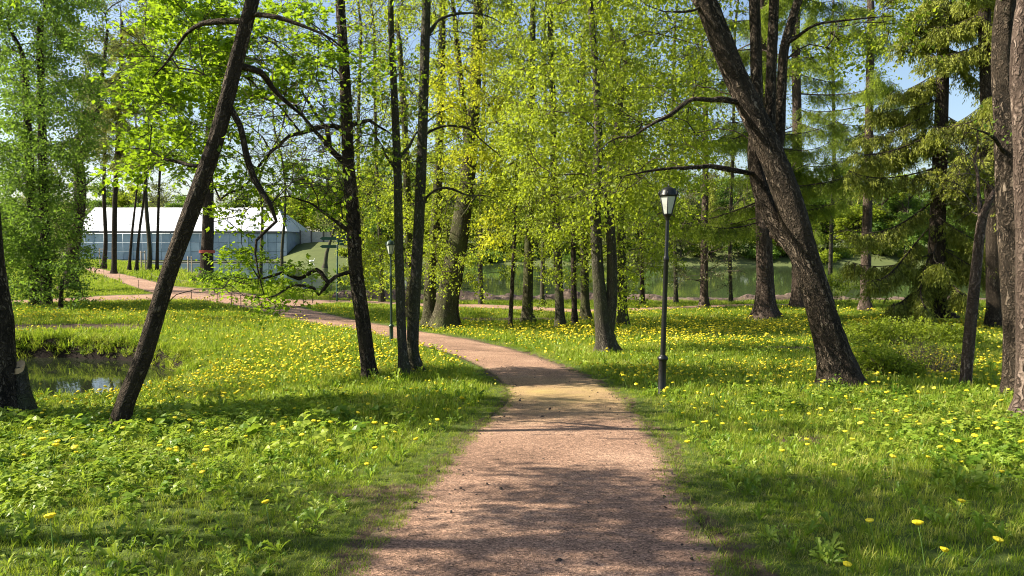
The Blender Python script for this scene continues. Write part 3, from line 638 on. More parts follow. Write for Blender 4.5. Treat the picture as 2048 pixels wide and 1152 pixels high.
# pale wall on the far bank
lw = thing('boundary_wall', 'pale grey low wall on the grassy bank right of the sheeted hall', 'wall', W(632, 478, 232))
for px0, px1, py0, py1 in ((601, 622, 463, 479), (624, 646, 465, 479), (648, 661, 465, 480)):
    mb = MB(); a = W(px0, py1, 232); b_ = W(px1, py0, 232); boxm(mb, ((a[0] + b_[0]) / 2, 232, (a[2] + b_[2]) / 2 - .6), (b_[0] - a[0], .5, b_[2] - a[2] + 1.6)); mb.build('panel', M['conc'], lw, smooth=False)
for px in (601, 623, 647, 662):
    mb = MB(); a = W(px, 480, 231.8); boxm(mb, (a[0], 231.8, a[2] + .8), (.35, .7, 4.4)); mb.build('pillar', M['dark'], lw, smooth=False)
# swan
sw0 = W(624, 524, 205); sw0[2] = ZW; sw = thing('swan', 'white swan swimming on the lake right of the sheeted hall', 'swan', sw0)
mb = MB(); a, r_ = catmull([sw0 + np.array(p) for p in ((-.75, 0, .32), (-.45, 0, .22), (0, 0, .18), (.4, 0, .24), (.55, 0, .45), (.62, 0, .8), (.74, 0, .98), (.92, 0, .92))], [.03, .22, .32, .22, .09, .07, .08, .04], .08); tube(mb, a, r_, 10); mb.build('body', M['feather'], sw)
for s_ in (-1, 1):
    mb = MB(); a, r_ = catmull([sw0 + np.array(p) for p in ((.3, s_ * .2, .38), (-.2, s_ * .27, .46), (-.8, s_ * .12, .55))], [.08, .17, .02], .1); tube(mb, a, r_, 8); mb.build('wing', M['feather'], sw)
mb = MB(); a, r_ = catmull([sw0 + np.array((.92, 0, .92)), sw0 + np.array((1.07, 0, .86))], [.035, .015], .1); tube(mb, a, r_, 6); mb.build('beak', m_plain('beak', (.6, .2, .03), .5), sw)

# ------------------------------------------------------------------ park lamps
def lamp(px, py, pytop, label, tilt, ironm):
    g = G(px, py); H = (py - pytop) / F * g[1] * 1.0; root = thing('park_lamp', label, 'street lamp', g, 'black lamp posts beside the path'); s = H / 3.5; tl = (tilt, 0)
    def L(name, prof, mt, sides=14, rot=0, par=root):
        mb = MB(); lathe(mb, g, [(r * s, z * s) for r, z in prof], sides, rot, tl); ob = mb.build(name, mt, None)
        ob.data.transform(Matrix.Translation(-Vector(g))); ob.parent = par; return ob
    L('base_sleeve', [(.075, -.05), (.078, .04), (.066, .06), (.066, .58), (.07, .60)], ironm)
    L('collar', [(.07, .60), (.086, .615), (.09, .64), (.082, .66), (.06, .68), (.045, .70)], ironm)
    L('pole', [(.045, .68), (.042, 1.4), (.040, 2.26), (.047, 2.28), (.05, 2.31), (.042, 2.34), (.032, 2.37), (.030, 2.88), (.028, 2.96)], ironm)
    L('lantern_base', [(.028, 2.94), (.045, 2.97), (.04, 2.99), (.075, 3.03), (.088, 3.045), (.08, 3.055)], ironm, 6)
    zb, zt, rb, rt = 3.05, 3.35, .078, .150
    for k in range(6):
        a0 = k * math.pi / 3 + .25; a1 = a0 + math.pi / 3
        def cp(a, r, z): return np.array([r * math.cos(a) + tilt * z, r * math.sin(a), z]) * s + g
        q4 = np.array([cp(a0, rb * .96, zb), cp(a1, rb * .96, zb), cp(a1, rt * .96, zt), cp(a0, rt * .96, zt)]); nn = unit(np.cross(q4[1] - q4[0], q4[3] - q4[0])) * .004
        mb = MB(); mb.add(np.vstack([q4, q4 - nn]), [(0, 1, 2, 3), (7, 6, 5, 4)]); mb.build('glass_pane', M['glass'], root, smooth=False)
        mb = MB(); tube(mb, [cp(a0, rb, zb), cp(a0, rt, zt)], [.008 * s] * 2, 6); mb.build('frame_bar', ironm, root)
        mb = MB(); a, r_ = catmull([cp(a0, .165, 3.365), cp(a0, .172, 3.395), cp(a0, .158, 3.42), cp(a0, .182, 3.455)], [.014 * s, .012 * s, .009 * s, .004 * s], .01); tube(mb, a, r_, 6); mb.build('crown_scroll', ironm, root)
    L('top_rim', [(.14, 3.335), (.162, 3.34), (.170, 3.36), (.165, 3.375), (.13, 3.38)], ironm, 6, .25)
    L('cap', [(.145, 3.375), (.135, 3.40), (.128, 3.43), (.105, 3.465), (.06, 3.49), (.02, 3.5), (.008, 3.51)], ironm, 12, .25)
    L('finial', [(.012, 3.50), (.018, 3.515), (.006, 3.53), (.004, 3.57)], ironm, 8)
lamp(1323, 792, 372, 'black iron park lamp with glass lantern, right of the path', .022, M['iron'])
lamp(783, 690, 480, 'dark iron park lamp with glass lantern, left of the twin trunks', 0.0, M['iron_green'])

# ------------------------------------------------------------------ finger post
g = G(674, 603); sp_ = thing('finger_post', 'dark green finger post with stacked direction boards by the shore path', 'signpost', g)
mb = MB(); top = W(675, 472, g[1]); tube(mb, [g - np.array([0, 0, .1]), top], [.06, .055], 10); mb.build('post', M['sign'], sp_)
for px0, px1, py, hh in ((645, 674, 477, 6), (645, 674, 493, 6), (675, 692, 473, 5), (676, 698, 482, 5), (675, 696, 488, 5)):
    a = W(px0, py, g[1]); b_ = W(px1, py, g[1]); hz = hh / F * g[1]; mb = MB(); c = (a + b_) / 2; wd = b_[0] - a[0]; tip = -1 if px1 <= 675 else 1
    pts = [(-wd / 2, -hz / 2), (wd / 2, -hz / 2), (wd / 2, hz / 2), (-wd / 2, hz / 2)]
    x0, x1 = (a[0], b_[0]); y = g[1] - .09
    fr = np.array([[x0, y, c[2] - hz / 2], [x1, y, c[2] - hz / 2], [x1 + (.18 if tip > 0 else 0), y, c[2]], [x1, y, c[2] + hz / 2], [x0, y, c[2] + hz / 2], [x0 - (.18 if tip < 0 else 0), y, c[2]]]); bk_ = fr + np.array([0, .04, 0])
    mb.add(np.vstack([fr, bk_]), [(0, 1, 2, 5), (5, 2, 3, 4), (6, 11, 8, 7), (11, 10, 9, 8)] + [(i, i + 6, (i + 1) % 6 + 6, (i + 1) % 6) for i in range(6)]); mb.build('direction_board', M['sign'], sp_, smooth=False)

# ------------------------------------------------------------------ rope fences along the paths
def rope_fence(label, bases):
    P = [G(*b_) for b_ in bases]; root = thing('rope_fence', label, 'fence', P[0])
    for p in P:
        h_ = .62; mb = MB(); lathe(mb, p, [(.022, -.1), (.022, h_), (.034, h_ + .01), (.034, h_ + .04), (.01, h_ + .06)], 6); ob = mb.build('post', M['iron'], None); ob.data.transform(Matrix.Translation(-Vector(P[0]))); ob.parent = root
    for a, b_ in zip(P[:-1], P[1:]):
        if np.linalg.norm(a - b_) > 14: continue
        t = np.linspace(0, 1, 9)[:, None]; pp = a * (1 - t) + b_ * t + np.array([0, 0, .55]) - np.array([0, 0, .16]) * 4 * t * (1 - t); mb = MB(); tube(mb, pp, np.full(9, .012), 5); mb.build('rope', M['rope'], root)
rope_fence('low rope fence on thin posts along the near edge of the path bend', [(383, 600), (436, 606), (463, 610), (482, 614), (520, 624), (560, 636)])
rope_fence('low rope fence on thin posts along the far edge of the path', [(607, 608), (625, 607), (660, 604), (700, 603), (740, 604)])
rope_fence('low rope fence beside the upper left path branch', [(172, 545), (208, 552), (240, 562), (277, 576)])
rope_fence('low rope fence along the left hand path branch', [(60, 600), (112, 598), (165, 595)])
rope_fence('low rope fence between the two path branches on the far left', [(303, 560), (345, 566), (390, 574), (440, 580)])
# young tree stakes
for lab, pts in (('pair of pale wooden stakes left of the big oak trunk', [(377, 549), (384, 549)]), ('pair of pale wooden stakes holding a thin tree far left', [(200, 532), (213, 532)]), ('pair of thin wooden stakes between the thin far trunks', [(283, 538), (291, 538)])):
    P = [G(*p) for p in pts]; root = thing('tree_stakes', lab, 'stakes', P[0]); hh = 36 / F * P[0][1]
    for p in P: mb = MB(); tube(mb, [p - np.array([0, 0, .1]), p + np.array([0, 0, hh])], [.09, .08], 6); mb.build('stake', M['wood'], root)
    mb = MB(); tube(mb, [P[0] + np.array([0, -.08, hh * .93]), P[1] + np.array([0, -.08, hh * .93])], [.05, .05], 6); mb.build('crossbar', M['wood'], root)

# ------------------------------------------------------------------ trees near and middle
MP = dict(m=9, L=.6, droop=.05, k=13, size=.105, shape='lobed', flat=.38, jit=.07, hang=.12, flatspread=.3, sagl=.2, along=.7)
MPs = dict(MP, m=6, k=8, size=.085)
LI = dict(m=12, L=.9, droop=.25, k=14, size=.095, flat=.8, jit=.07, sagl=.25, tr=.005)
LIf = dict(m=12, L=1.1, droop=.25, k=14, size=.13, flat=.8, jit=.12, sagl=.25, tr=.006)
BA = dict(m=9, L=1.0, droop=.1, k=5, size=.075, keep=.6, tr=.0045, sag=.1)
GO = dict(m=10, L=.8, droop=.0, k=18, size=.12, flat=.9, jit=.12)
DE = dict(m=12, L=1.1, droop=.2, k=15, size=.15, flat=.8, jit=.13)
LTW = dict(m=5, L=.42, droop=.15, k=3, size=.07, keep=.45, tr=.0038, sag=.1, sagl=.1)
SHR = dict(m=12, L=1.0, droop=.15, k=16, size=.13, flat=.8, jit=.12)
FARB = dict(m=8, L=1.5, droop=.05, k=7, size=.18, keep=.75, tr=.011, jit=.15)
LA = dict(m=7, L=.85, droop=1.2, k=24, size=.11, shape='needle', flat=1., jit=.035, along=.6, hang=.2, tr=.005, fwd=.7)
LAf = dict(m=6, L=1.0, droop=.8, k=20, size=.16, shape='needle', flat=1., jit=.06, along=.6, hang=.2, tr=.007, fwd=.7)
FULL = globals().get('FULL', True)

# far left pair
tree('leaning_tree', 'thick dark trunk at the far left edge beside the sawn stump', 'tree', [(10, 840, 62), (6, 770, 56), (2, 650, 54), (-10, 560, 50), (-20, 450, 46), (-26, 250, 42), (-50, 0, 38)], 'bark_big', 24, 12, groups=[([(-200, -500, 60, -20, 8.5, 12, 16)], MPs, 'maple')], flare=(.5, .25), rough=.08, step=.08)
g = G(46, 838); st_ = thing('stump', 'tall sawn off stump with pale cut face leaning against the far left trunk', 'stump', g)
mb = MB(); Y = g[1] - .12; P = [W(58, 846, Y) - np.array([0, 0, .1]), W(52, 820, Y), W(45, 780, Y), W(42, 750, Y), W(40, 733, Y)]; a, r_ = catmull(P, [.17, .14, .105, .09, .083], .04)
tube(mb, a, r_, 18, .08, .04, 2.0, cap=False, flare=(.5, .15)); mb.build('trunk', M['bark_grey'], st_)
mb = MB(); c = a[-1]; th = np.linspace(0, 2 * math.pi, 18, endpoint=False); r0 = .082; tv = np.stack([r0 * np.cos(th), -.03 + r0 * .9 * np.sin(th), .055 * np.sin(th) + .03], 1) + c
tv0 = tv - np.array([0, 0, .07]); mb.add(np.vstack([tv, tv0, [c + np.array([0, -.03, .012])]]), [(i + 18, (i + 1) % 18 + 18, (i + 1) % 18, i) for i in range(18)], [(i, (i + 1) % 18, 36) for i in range(18)]); mb.build('cut_face', M['cut'], st_, smooth=False)

tree('leaning_tree', 'slender dark trunk leaning right across the pond, second from the left edge', 'tree', [(238, 862, 58), (246, 820, 48), (290, 705, 46), (338, 545, 43), (392, 395, 44), (437, 262, 40), (470, 130, 37), (505, 0, 34), (530, -110, 30)], 'bark', 24, 11, ws=.74,
     limbs=[[(455, 32, 0), (405, 45, .3), (372, 72, .5), (330, 122, .6), (303, 155, .6)], [(508, 34, 0), (560, 37, -.1), (620, 60, -.2), (660, 85, -.2), (700, 110, -.2)], [(487, 134, 0), (515, 145, .2), (540, 175, .4), (565, 205, .5), (620, 250, .8), (668, 300, 1)],
            [(466, 203, 0), (492, 245, 0), (503, 300, 0), (514, 352, .1), (540, 405, .1), (552, 440, .2), (513, 480, .2), (515, 540, .2), (530, 590, .2)], [(452, 235, 0), (430, 300, .5), (395, 330, .8), (330, 310, 1), (255, 293, 1.2)]],
     groups=[([(330, -300, 660, -20, 8, 12, 22), (280, 60, 420, 330, 9, 11, 10), (470, 60, 660, 420, 9, 11, 14)], BA, 'maple')], flare=(.3, .2), rough=.07, step=.08)

tree('maple_tree', 'dark maple trunk left of the twin trunks with bright low leafy limb', 'tree', [(743, 757, 52), (738, 735, 40), (727, 650, 39), (712, 540, 37), (707, 440, 36), (697, 320, 32), (690, 160, 28), (680, 0, 24), (672, -150, 20)], 'bark_big', 22, 13, ws=.75,
     limbs=[[(704, 542, 0), (672, 548, -.1), (655, 562, -.2), (640, 588, -.2), (628, 577, -.3), (595, 570, -.4), (560, 590, -.6), (533, 597, -.8), (490, 590, -1)], [(655, 562, -.2), (632, 545, -.2), (600, 560, -.3), (570, 545, -.4), (520, 560, -.5), (470, 555, -.6)],
            [(700, 470, 0), (670, 440, .1), (640, 418, .2), (600, 400, .3), (560, 392, .4)], [(698, 330, 0), (665, 290, .2), (620, 240, .4), (575, 180, .6), (530, 130, .8), (470, 100, 1)], [(664, 288, .2), (630, 225, .3), (600, 160, .3), (590, 100, .3)],
            [(703, 250, 0), (740, 242, .2), (780, 262, .3), (800, 290, .4)], [(690, 262, 0), (640, 258, 0), (560, 290, .3), (500, 360, .3), (440, 400, .4)]],
     groups=[([(290, -60, 470, 90, 13.5, 17, 30), (280, 90, 470, 340, 14, 17, 58), (480, 0, 680, 230, 13.5, 17, 26)], MP, 'maple'), ([(430, 340, 700, 430, 14, 16.5, 26), (440, 510, 640, 590, 14, 15.8, 17), (470, 460, 520, 520, 14, 15, 4), (525, 590, 550, 625, 14, 14.6, 3)], dict(MP, m=6, k=9, L=.5, size=.095), 'maple'),
             ([(700, 60, 800, 330, 14, 17, 12), (480, -400, 900, -30, 12, 18, 16), (520, -430, 960, -50, 14, 16.4, 80)], MPs, 'maple'), ([(450, 60, 740, 430, 13.8, 17, 120)], dict(BA, k=2, keep=.5, m=8, L=.8), 'linden')], limb_r=.05, flare=(.45, .22), rough=.07, step=.1)
tw = tree('twin_tree', 'left slimmer grey trunk of the twin pair behind the far lamp', 'tree', [(812, 752, 34), (805, 700, 22), (801, 600, 22), (798, 480, 21), (795, 340, 20), (789, 200, 17), (782, 60, 14), (776, -80, 11)], 'bark_grey', 16, 12, ws=.84,
     limbs=[[(795, 340, 0), (760, 290, .3), (740, 250, .4)], [(792, 330, 0), (815, 290, .2), (850, 250, .4), (900, 215, .5)]], groups=[([(720, -350, 860, 330, 14, 18, 50)], BA, 'linden')], flare=(.35, .2), step=.12)
tree('twin_tree', 'right thicker trunk of the twin pair, curving, behind the far lamp', 'tree', [(836, 748, 42), (826, 705, 28), (827, 640, 28), (834, 520, 26), (841, 380, 25), (846, 240, 23), (850, 100, 22), (854, -60, 18)], 'bark_grey', 16, 13, ws=.84,
     limbs=[[(838, 455, 0), (856, 400, .2), (880, 385, .3), (905, 383, .3), (935, 395, .4), (990, 395, .5)], [(845, 325, 0), (860, 275, .2), (890, 262, .3), (940, 268, .4), (1000, 312, .6)], [(850, 70, 0), (890, 30, .3), (960, 22, .5), (1010, 50, .6)]],
     groups=[([(830, -350, 1010, 420, 14.5, 18, 36), (760, 100, 840, 400, 15, 17, 10)], BA, 'linden')], flare=(.4, .2), step=.12)

# the group left of centre
tree('old_linden', 'massive pale furrowed trunk leaning right, centre group by the path', 'tree', [(886, 650, 54), (890, 620, 47), (905, 540, 46), (925, 430, 40), (938, 330, 34), (948, 200, 28), (955, 60, 24), (960, -120, 18)], 'bark_moss', 18, 13, Y0=31, dY=.1,
     limbs=[[(922, 440, 0), (960, 380, -.5), (1000, 340, -1)], [(938, 330, 0), (905, 250, .5), (880, 170, .8)]],
     groups=[([(860, 60, 1010, 560, 28, 34, 70), (840, -150, 1020, 60, 27, 34, 40)], LI, 'linden'), ([(895, 95, 990, 160, 28, 30, 7), (870, 170, 1000, 270, 27, 30, 12), (900, 290, 1010, 380, 27, 30, 10), (960, 420, 1020, 500, 27, 29, 3)], GO, 'gold')], r0=.009)
tree('linden_tree', 'upright pale trunk just left of the massive leaning linden', 'tree', [(862, 642, 44), (860, 620, 30), (862, 540, 26), (874, 400, 22), (880, 250, 18), (884, 80, 16), (886, -100, 12)], 'bark_moss', 14, 13, Y0=33, groups=[([(780, -150, 960, 400, 30, 37, 60), (760, 380, 900, 560, 31, 36, 26)], LI, 'linden')], r0=.009)
tree('linden_tree', 'dark narrow trunk hidden close behind the massive leaning linden', 'tree', [(905, 648, 30), (908, 600, 22), (925, 500, 20), (938, 380, 18), (930, 240, 14), (915, 100, 12)], 'bark', 12, 15, Y0=32.2, groups=[([(900, -200, 1060, 300, 31, 36, 40)], LI, 'linden')], r0=.009)
tree('linden_tree', 'pale mossy trunk seen between the twin trunks and the far lamp', 'tree', [(818, 628, 26), (822, 560, 20), (815, 440, 18), (812, 300, 15), (800, 100, 12)], 'bark_moss', 12, 13, Y0=36, groups=[([(720, -250, 900, 420, 34, 40, 60), (700, 400, 860, 560, 34, 38, 34)], LIf, 'linden')], r0=.009)
# centre
tree('young_tree', 'thin black straight sapling trunk right of the massive linden', 'tree', [(1021, 657, 13), (1021, 640, 10), (1025, 560, 9), (1030, 450, 8), (1034, 330, 6)], 'bark', 8, 7.5, groups=[([(960, 250, 1100, 520, 28, 32, 26)], LI, 'linden')], r0=.005)
tree('linden_tree', 'short mossy trunk behind the thin black sapling', 'tree', [(1056, 642, 34), (1055, 615, 25), (1057, 520, 22), (1060, 400, 20), (1064, 200, 16), (1066, 0, 12)], 'bark_moss', 14, 13, Y0=35, groups=[([(960, -150, 1180, 490, 32, 39, 110)], LI, 'linden')], r0=.009)
tree('linden_tree', 'pale straight trunk midway between thin sapling and forked tree', 'tree', [(1121, 656, 28), (1120, 630, 21), (1115, 500, 19), (1109, 380, 17), (1105, 200, 15), (1100, 0, 12)], 'bark_grey', 14, 13, groups=[([(1000, -150, 1230, 470, 28, 34, 120), (1080, 470, 1180, 610, 29, 31, 7)], LI, 'linden')], r0=.009)
tree('young_tree', 'slim dark trunk just right of the pale straight trunk', 'tree', [(1150, 652, 18), (1149, 620, 13), (1147, 520, 12), (1148, 400, 10), (1152, 250, 8)], 'bark', 10, 10, groups=[([(1090, 100, 1220, 520, 29, 34, 36)], LI, 'linden')], r0=.006)
tree('linden_tree', 'mossy trunk half hidden left of the forked tree', 'tree', [(1171, 634, 26), (1170, 600, 20), (1168, 480, 18), (1166, 300, 15), (1166, 100, 12)], 'bark_moss', 12, 13, Y0=37, groups=[([(1060, -150, 1300, 480, 34, 41, 110)], LIf, 'linden')], r0=.009)
tree('forked_tree', 'grey trunk forking low into two stems, left of the near lamp', 'tree', [(1213, 708, 62), (1211, 690, 46), (1205, 640, 38), (1197, 560, 28), (1192, 470, 26), (1191, 390, 25), (1197, 290, 20), (1192, 150, 15), (1180, 0, 12)], 'bark_grey', 20, 14,
     extra_stems=[[(1216, 660, 30), (1223, 600, 25), (1224, 520, 23), (1219, 430, 20), (1216, 370, 18, .3), (1235, 250, 14, .6), (1250, 120, 11, .8)]],
     groups=[([(1000, -170, 1420, 60, 18, 24, 70), (1010, 60, 1400, 330, 18.5, 24, 92), (1060, 330, 1330, 480, 19, 23, 30), (1185, 440, 1245, 620, 20.4, 21.2, 6)], LI, 'linden')], flare=(.5, .25), r0=.007, step=.12)
tree('linden_tree', 'mossy trunk directly behind the right stem of the forked tree', 'tree', [(1246, 654, 32), (1245, 625, 23), (1243, 500, 21), (1241, 350, 18), (1238, 150, 14)], 'bark_moss', 14, 13, groups=[([(1150, -150, 1400, 420, 30, 36, 90), (1230, 400, 1340, 560, 30, 34, 14)], LI, 'linden')], r0=.009)
tree('linden_tree', 'far dark trunk behind the near lamp close to the shore', 'tree', [(1284, 612, 14), (1284, 560, 10), (1282, 400, 9)], 'bark', 8, 12, Y0=50, groups=[([(1220, 150, 1360, 560, 47, 54, 60)], DE, 'olive')], r0=.01)
tree('ash_tree', 'trunk with dead pale branches between near lamp and big larch', 'tree', [(1408, 618, 28), (1408, 590, 18), (1409, 480, 17), (1411, 350, 14), (1410, 150, 11)], 'bark_red', 14, 15,
     limbs=[[(1412, 490, 0), (1440, 480, -.3), (1480, 472, -.6)], [(1410, 545, 0), (1440, 528, -.4), (1455, 520, -.5)], [(1411, 505, 0), (1440, 497, -.6), (1470, 480, -1)]],
     groups=[([(1330, -200, 1500, 420, 42, 50, 70), (1350, 400, 1480, 580, 43, 48, 34)], dict(BA, k=6, size=.11, L=1.2, tr=.008), 'olive')], twig='twig_pale', r0=.011)
for lab, tr, yy, lm in (
    ('thin background trunk between sapling and pale trunk near the shore', [(1084, 612, 11), (1086, 500, 9), (1090, 300, 8), (1090, 50, 6)], 50, 'linden'),
    ('thin background trunk left of the sapling near the shore', [(962, 610, 12), (960, 480, 10), (966, 300, 8), (970, 60, 6)], 52, 'olive'),
    ('thin background trunk just right of the near lamp at the shore', [(1352, 606, 10), (1350, 500, 9), (1345, 300, 8), (1350, 50, 6)], 54, 'linden'),
    ('thin background trunk seen between the ash and the big larch', [(1462, 606, 9), (1460, 480, 8), (1466, 300, 7), (1470, 50, 6)], 54, 'olive'),
    ('thin background trunk left of the straight larch at the shore', [(1660, 606, 11), (1662, 480, 9), (1668, 300, 8), (1664, 50, 6)], 54, 'linden'),
    ('thin background trunk behind the finger post', [(722, 598, 11), (724, 480, 10), (716, 300, 8), (722, 50, 6)], 56, 'linden'),
    ('thin background trunk close right of the dark maple trunk', [(764, 600, 11), (760, 480, 9), (752, 300, 8), (748, 50, 6)], 55, 'olive')):
    px = tr[0][0]; tree('slim_tree', lab, 'tree', tr, 'bark_grey', 8, 22, Y0=yy, groups=[([(px - 95, -120, px + 95, 380, yy - 4, yy + 3, 70), (px - 60, 350, px + 60, 470, yy - 4, yy + 2, 10)], dict(FARB, k=9, size=.15, L=1.2), lm)], r0=.012, ex=.45, step=.8)
# the leaning giant
tree('leaning_giant', 'huge furrowed trunk leaning left over the lawn right of the near lamp', 'tree', [(1684, 775, 104), (1676, 740, 84), (1655, 660, 68), (1634, 590, 63), (1604, 490, 62), (1578, 400, 60), (1548, 320, 57), (1505, 225, 54), (1455, 115, 51), (1418, 20, 48), (1385, -70, 42)], 'bark_big', 36, 13.5,
     extra_stems=[[(1596, 520, 24, .1), (1572, 478, 38, .25), (1547, 438, 42, .4), (1524, 385, 38, .5), (1511, 320, 36, .6), (1512, 250, 30, .6), (1513, 180, 28, .6), (1511, 80, 26, .6), (1508, -30, 25, .6)],
                  [(1518, 350, 34, .6), (1536, 290, 32, .75), (1540, 230, 27, .8), (1543, 130, 24, .8), (1548, 0, 22, .8)], [(1530, 340, 30, .7), (1556, 290, 28, .9), (1562, 200, 24, 1), (1568, 100, 22, 1), (1590, 20, 20, 1), (1612, -60, 17, 1)]],
     limbs=[[(1468, 222, 0), (1440, 202, -.1), (1420, 198, -.2), (1382, 200, -.3), (1340, 232, -.4), (1292, 252, -.5), (1245, 278, -.6), (1200, 300, -.7)], [(1490, 342, .3), (1455, 331, .1), (1420, 328, 0), (1370, 333, -.2), (1300, 342, -.4), (1250, 350, -.6), (1232, 385, -.6)],
            [(1572, 90, 1), (1600, 72, .8), (1640, 52, .6), (1690, 44, .4), (1740, 38, .3), (1790, 30, .2)], [(1578, 345, .2), (1590, 325, .3)], [(1410, 10, 0), (1370, 25, -.3), (1330, 20, -.5), (1290, 10, -.7)]],
     groups=[([(1150, -300, 1480, -10, 12, 16, 36), (1180, 40, 1400, 300, 14.2, 16, 24), (1200, 330, 1300, 400, 13, 14, 6), (1620, -300, 1800, 110, 14, 17, 26), (1450, -400, 1650, -60, 12, 17, 20)], dict(LI, size=.08), 'linden')], flare=(.35, .3), rough=.08, flute=.06, step=.08, r0=.006)
kn = bpy.data.objects['leaning_giant']; mb = MB()
for i, (px, py, rr) in enumerate(((1541, 448, .10), (1552, 470, .12), (1560, 486, .09), (1533, 420, .09), (1566, 462, .11), (1548, 430, .07))):
    c = W(px, py, 13.62 + .04 * i); th = rng.normal(0, 1, 3); a, r_ = catmull([c - unit(th) * rr * .6, c + rng.normal(0, .02, 3), c + unit(th) * rr * .6], [rr * .3, rr, rr * .35], .03); tube(mb, a, r_, 12, .5, .25, i * 1.3)
mb.build('knot', M['bark_red'], kn)

# ------------------------------------------------------------------ conifers
def conifer(name, label, tr, top, lo, nb, length, sp, lm, bark='bark_red', Y0=None, up=.1, droopk=.35, az=None, per=7, sides=14, r=.03, extra=None, dead=0):
    if Y0 is None: Y0 = G(tr[0][0], tr[0][1])[1]
    tr = [(a_, b__, w_ * .82) for a_, b__, w_ in tr]; P, Rr = trunk_points(tr, Y0, 0, top); P2, R2 = catmull(P, Rr, .3); root = thing(name, label, 'tree', P[0] + np.array([0, 0, .12]))
    seed = float(rng.uniform(0, 6)); mb = MB(); tube(mb, P2, R2, sides, .06, .05, seed, flare=(.5, .4)); mb.build('trunk', M[bark], root)
    mt = MB(); ml = MB(); zb = P[0][2]; A = []; Dd = []; nbr = 0
    zs = np.sort(rng.uniform(lo, top - .5, nb))
    jobs = [(zb + z, az[0] + (az[1] - az[0]) * rng.random() if az else rng.uniform(0, 2 * math.pi), length(z) * rng.uniform(.75, 1.15)) for z in zs]
    if extra: jobs += extra
    for i, (z, a, L) in enumerate(jobs):
        k = int(np.argmin(abs(P2[:, 2] - z))); c = P2[k].copy(); d = np.array([math.cos(a), math.sin(a), 0]); t = np.linspace(0, 1, 8)[:, None]
        pts = c + d * L * t + np.array([0, 0, 1]) * L * ((up + .22 * math.sin(i * 7.3)) * t - droopk * t * (1 - .2 * t) - .0 * t ** 3 + .14 * t ** 4 * (droopk > .2)) + np.array([-d[1], d[0], 0]) * L * .08 * np.sin(t * 3 + i)
        rr = np.linspace(r, .006, 8) * (L / 3.0)
        if r * L / 3 > .045: m1 = MB(); tube(m1, pts, rr, 6); m1.build('branch', M[bark], root)
        else: tube(mt, pts, rr, 4, cap=False)
        n = max(2, int(L * per)); f = np.sort(rng.uniform(.12, 1, n)); 
        if dead and rng.random() < dead: f = f[f > .75]
        q = np.stack([np.interp(f, t[:, 0], pts[:, j]) for j in range(3)], 1); s_ = rng.choice([-1, 1], len(f))[:, None]; lat = np.array([-d[1], d[0], 0])
        A.append(q); Dd.append(unit(d * .75 + lat * s_ * rng.uniform(.2, 1.1, (len(f), 1))) * 1.0)
    if mt.n: mt.build('twigs', M['twig'], root, 'stuff')
    crown(root, np.concatenate(A), np.concatenate(Dd), sp, lm); return root
conifer('larch_tree', 'big pale barked larch trunk standing behind the leaning giant', [(1531, 640, 74), (1530, 610, 50), (1530, 560, 42), (1528, 480, 38), (1524, 300, 34), (1520, 0, 28)], 20, 4.5, 30, lambda z: 4.2, LA, 'larch', per=9, extra=[(W(1530, 400, 39)[2], 2.7, 5.2), (W(1530, 440, 39)[2], 3.5, 4.2), (W(1530, 420, 39)[2], .2, 4.6), (W(1530, 380, 39)[2], -.6, 5)])
conifer('larch_tree', 'dark based larch just left of the leaning giant root, near the shore', [(1597, 616, 48), (1596, 590, 32), (1596, 450, 26), (1594, 250, 22), (1592, 50, 18)], 22, 5.0, 26, lambda z: 5.0, LA, 'larch', per=8, up=.05)
conifer('larch_tree', 'straight larch with bare trunk between leaning giant and spruce', [(1730, 624, 34), (1731, 600, 25), (1734, 450, 22), (1738, 250, 19), (1741, 0, 16)], 20, 8.5, 22, lambda z: 3.6, LA, 'larch', per=7)
SPR = dict(m=7, L=.8, droop=1.5, k=26, size=.15, shape='needle', flat=1., jit=.045, along=1.1, hang=.5, tr=.007, fwd=.8, flatspread=.4)
conifer('spruce_tree', 'drooping spruce with branch tips touching the lawn on the right', [(1872, 628, 66), (1872, 600, 46), (1874, 500, 38), (1880, 300, 32), (1886, 100, 26), (1888, -50, 22)], 17, 2.2, 34, lambda z: 3.2 if z < 11 else 2.5, SPR, 'spruce', bark='bark', Y0=34, up=.05, droopk=.6, per=8, dead=.2,
        extra=[(EYE - 1.2, 3.9, 4.6), (EYE - .4, 4.1, 4.8), (EYE + .8, 3.6, 4.8), (EYE + 2.2, 3.4, 4.8), (EYE - .2, 3.3, 4.4), (EYE + 3.6, 3.5, 5.0), (EYE + 5.4, 3.5, 4.8), (EYE + .1, 5.6, 3.5), (EYE + 1.5, 5.2, 3.6), (EYE + 3.2, 5.0, 3.8)])
conifer('spruce_tree', 'dense spruce hanging behind the thick trunks at the right edge', [(1992, 660, 50), (1990, 600, 38), (1985, 400, 34), (1975, 200, 30), (1968, 0, 26)], 16, 7.0, 30, lambda z: 2.4, SPR, 'spruce', bark='bark', up=.02, droopk=.6, per=10)
tree('leaning_tree', 'slender reddish trunk leaning right in front of the drooping spruce', 'tree', [(1930, 780, 33), (1932, 755, 25), (1942, 640, 25), (1953, 530, 22), (1962, 450, 20), (1975, 410, 15), (1990, 380, 10)], 'bark_red', 16, None, Y0=G(1930, 778)[1],
     limbs=[[(1962, 440, 0), (1958, 380, .2), (1950, 320, .3), (1960, 250, .4)], [(1965, 430, 0), (2000, 395, -.3), (2030, 385, -.5)]], groups=[([(1900, 260, 2010, 430, 12.8, 14.4, 22)], dict(BA, k=2), 'olive')], flare=(.3, .15), step=.1, twig='twig_pale')
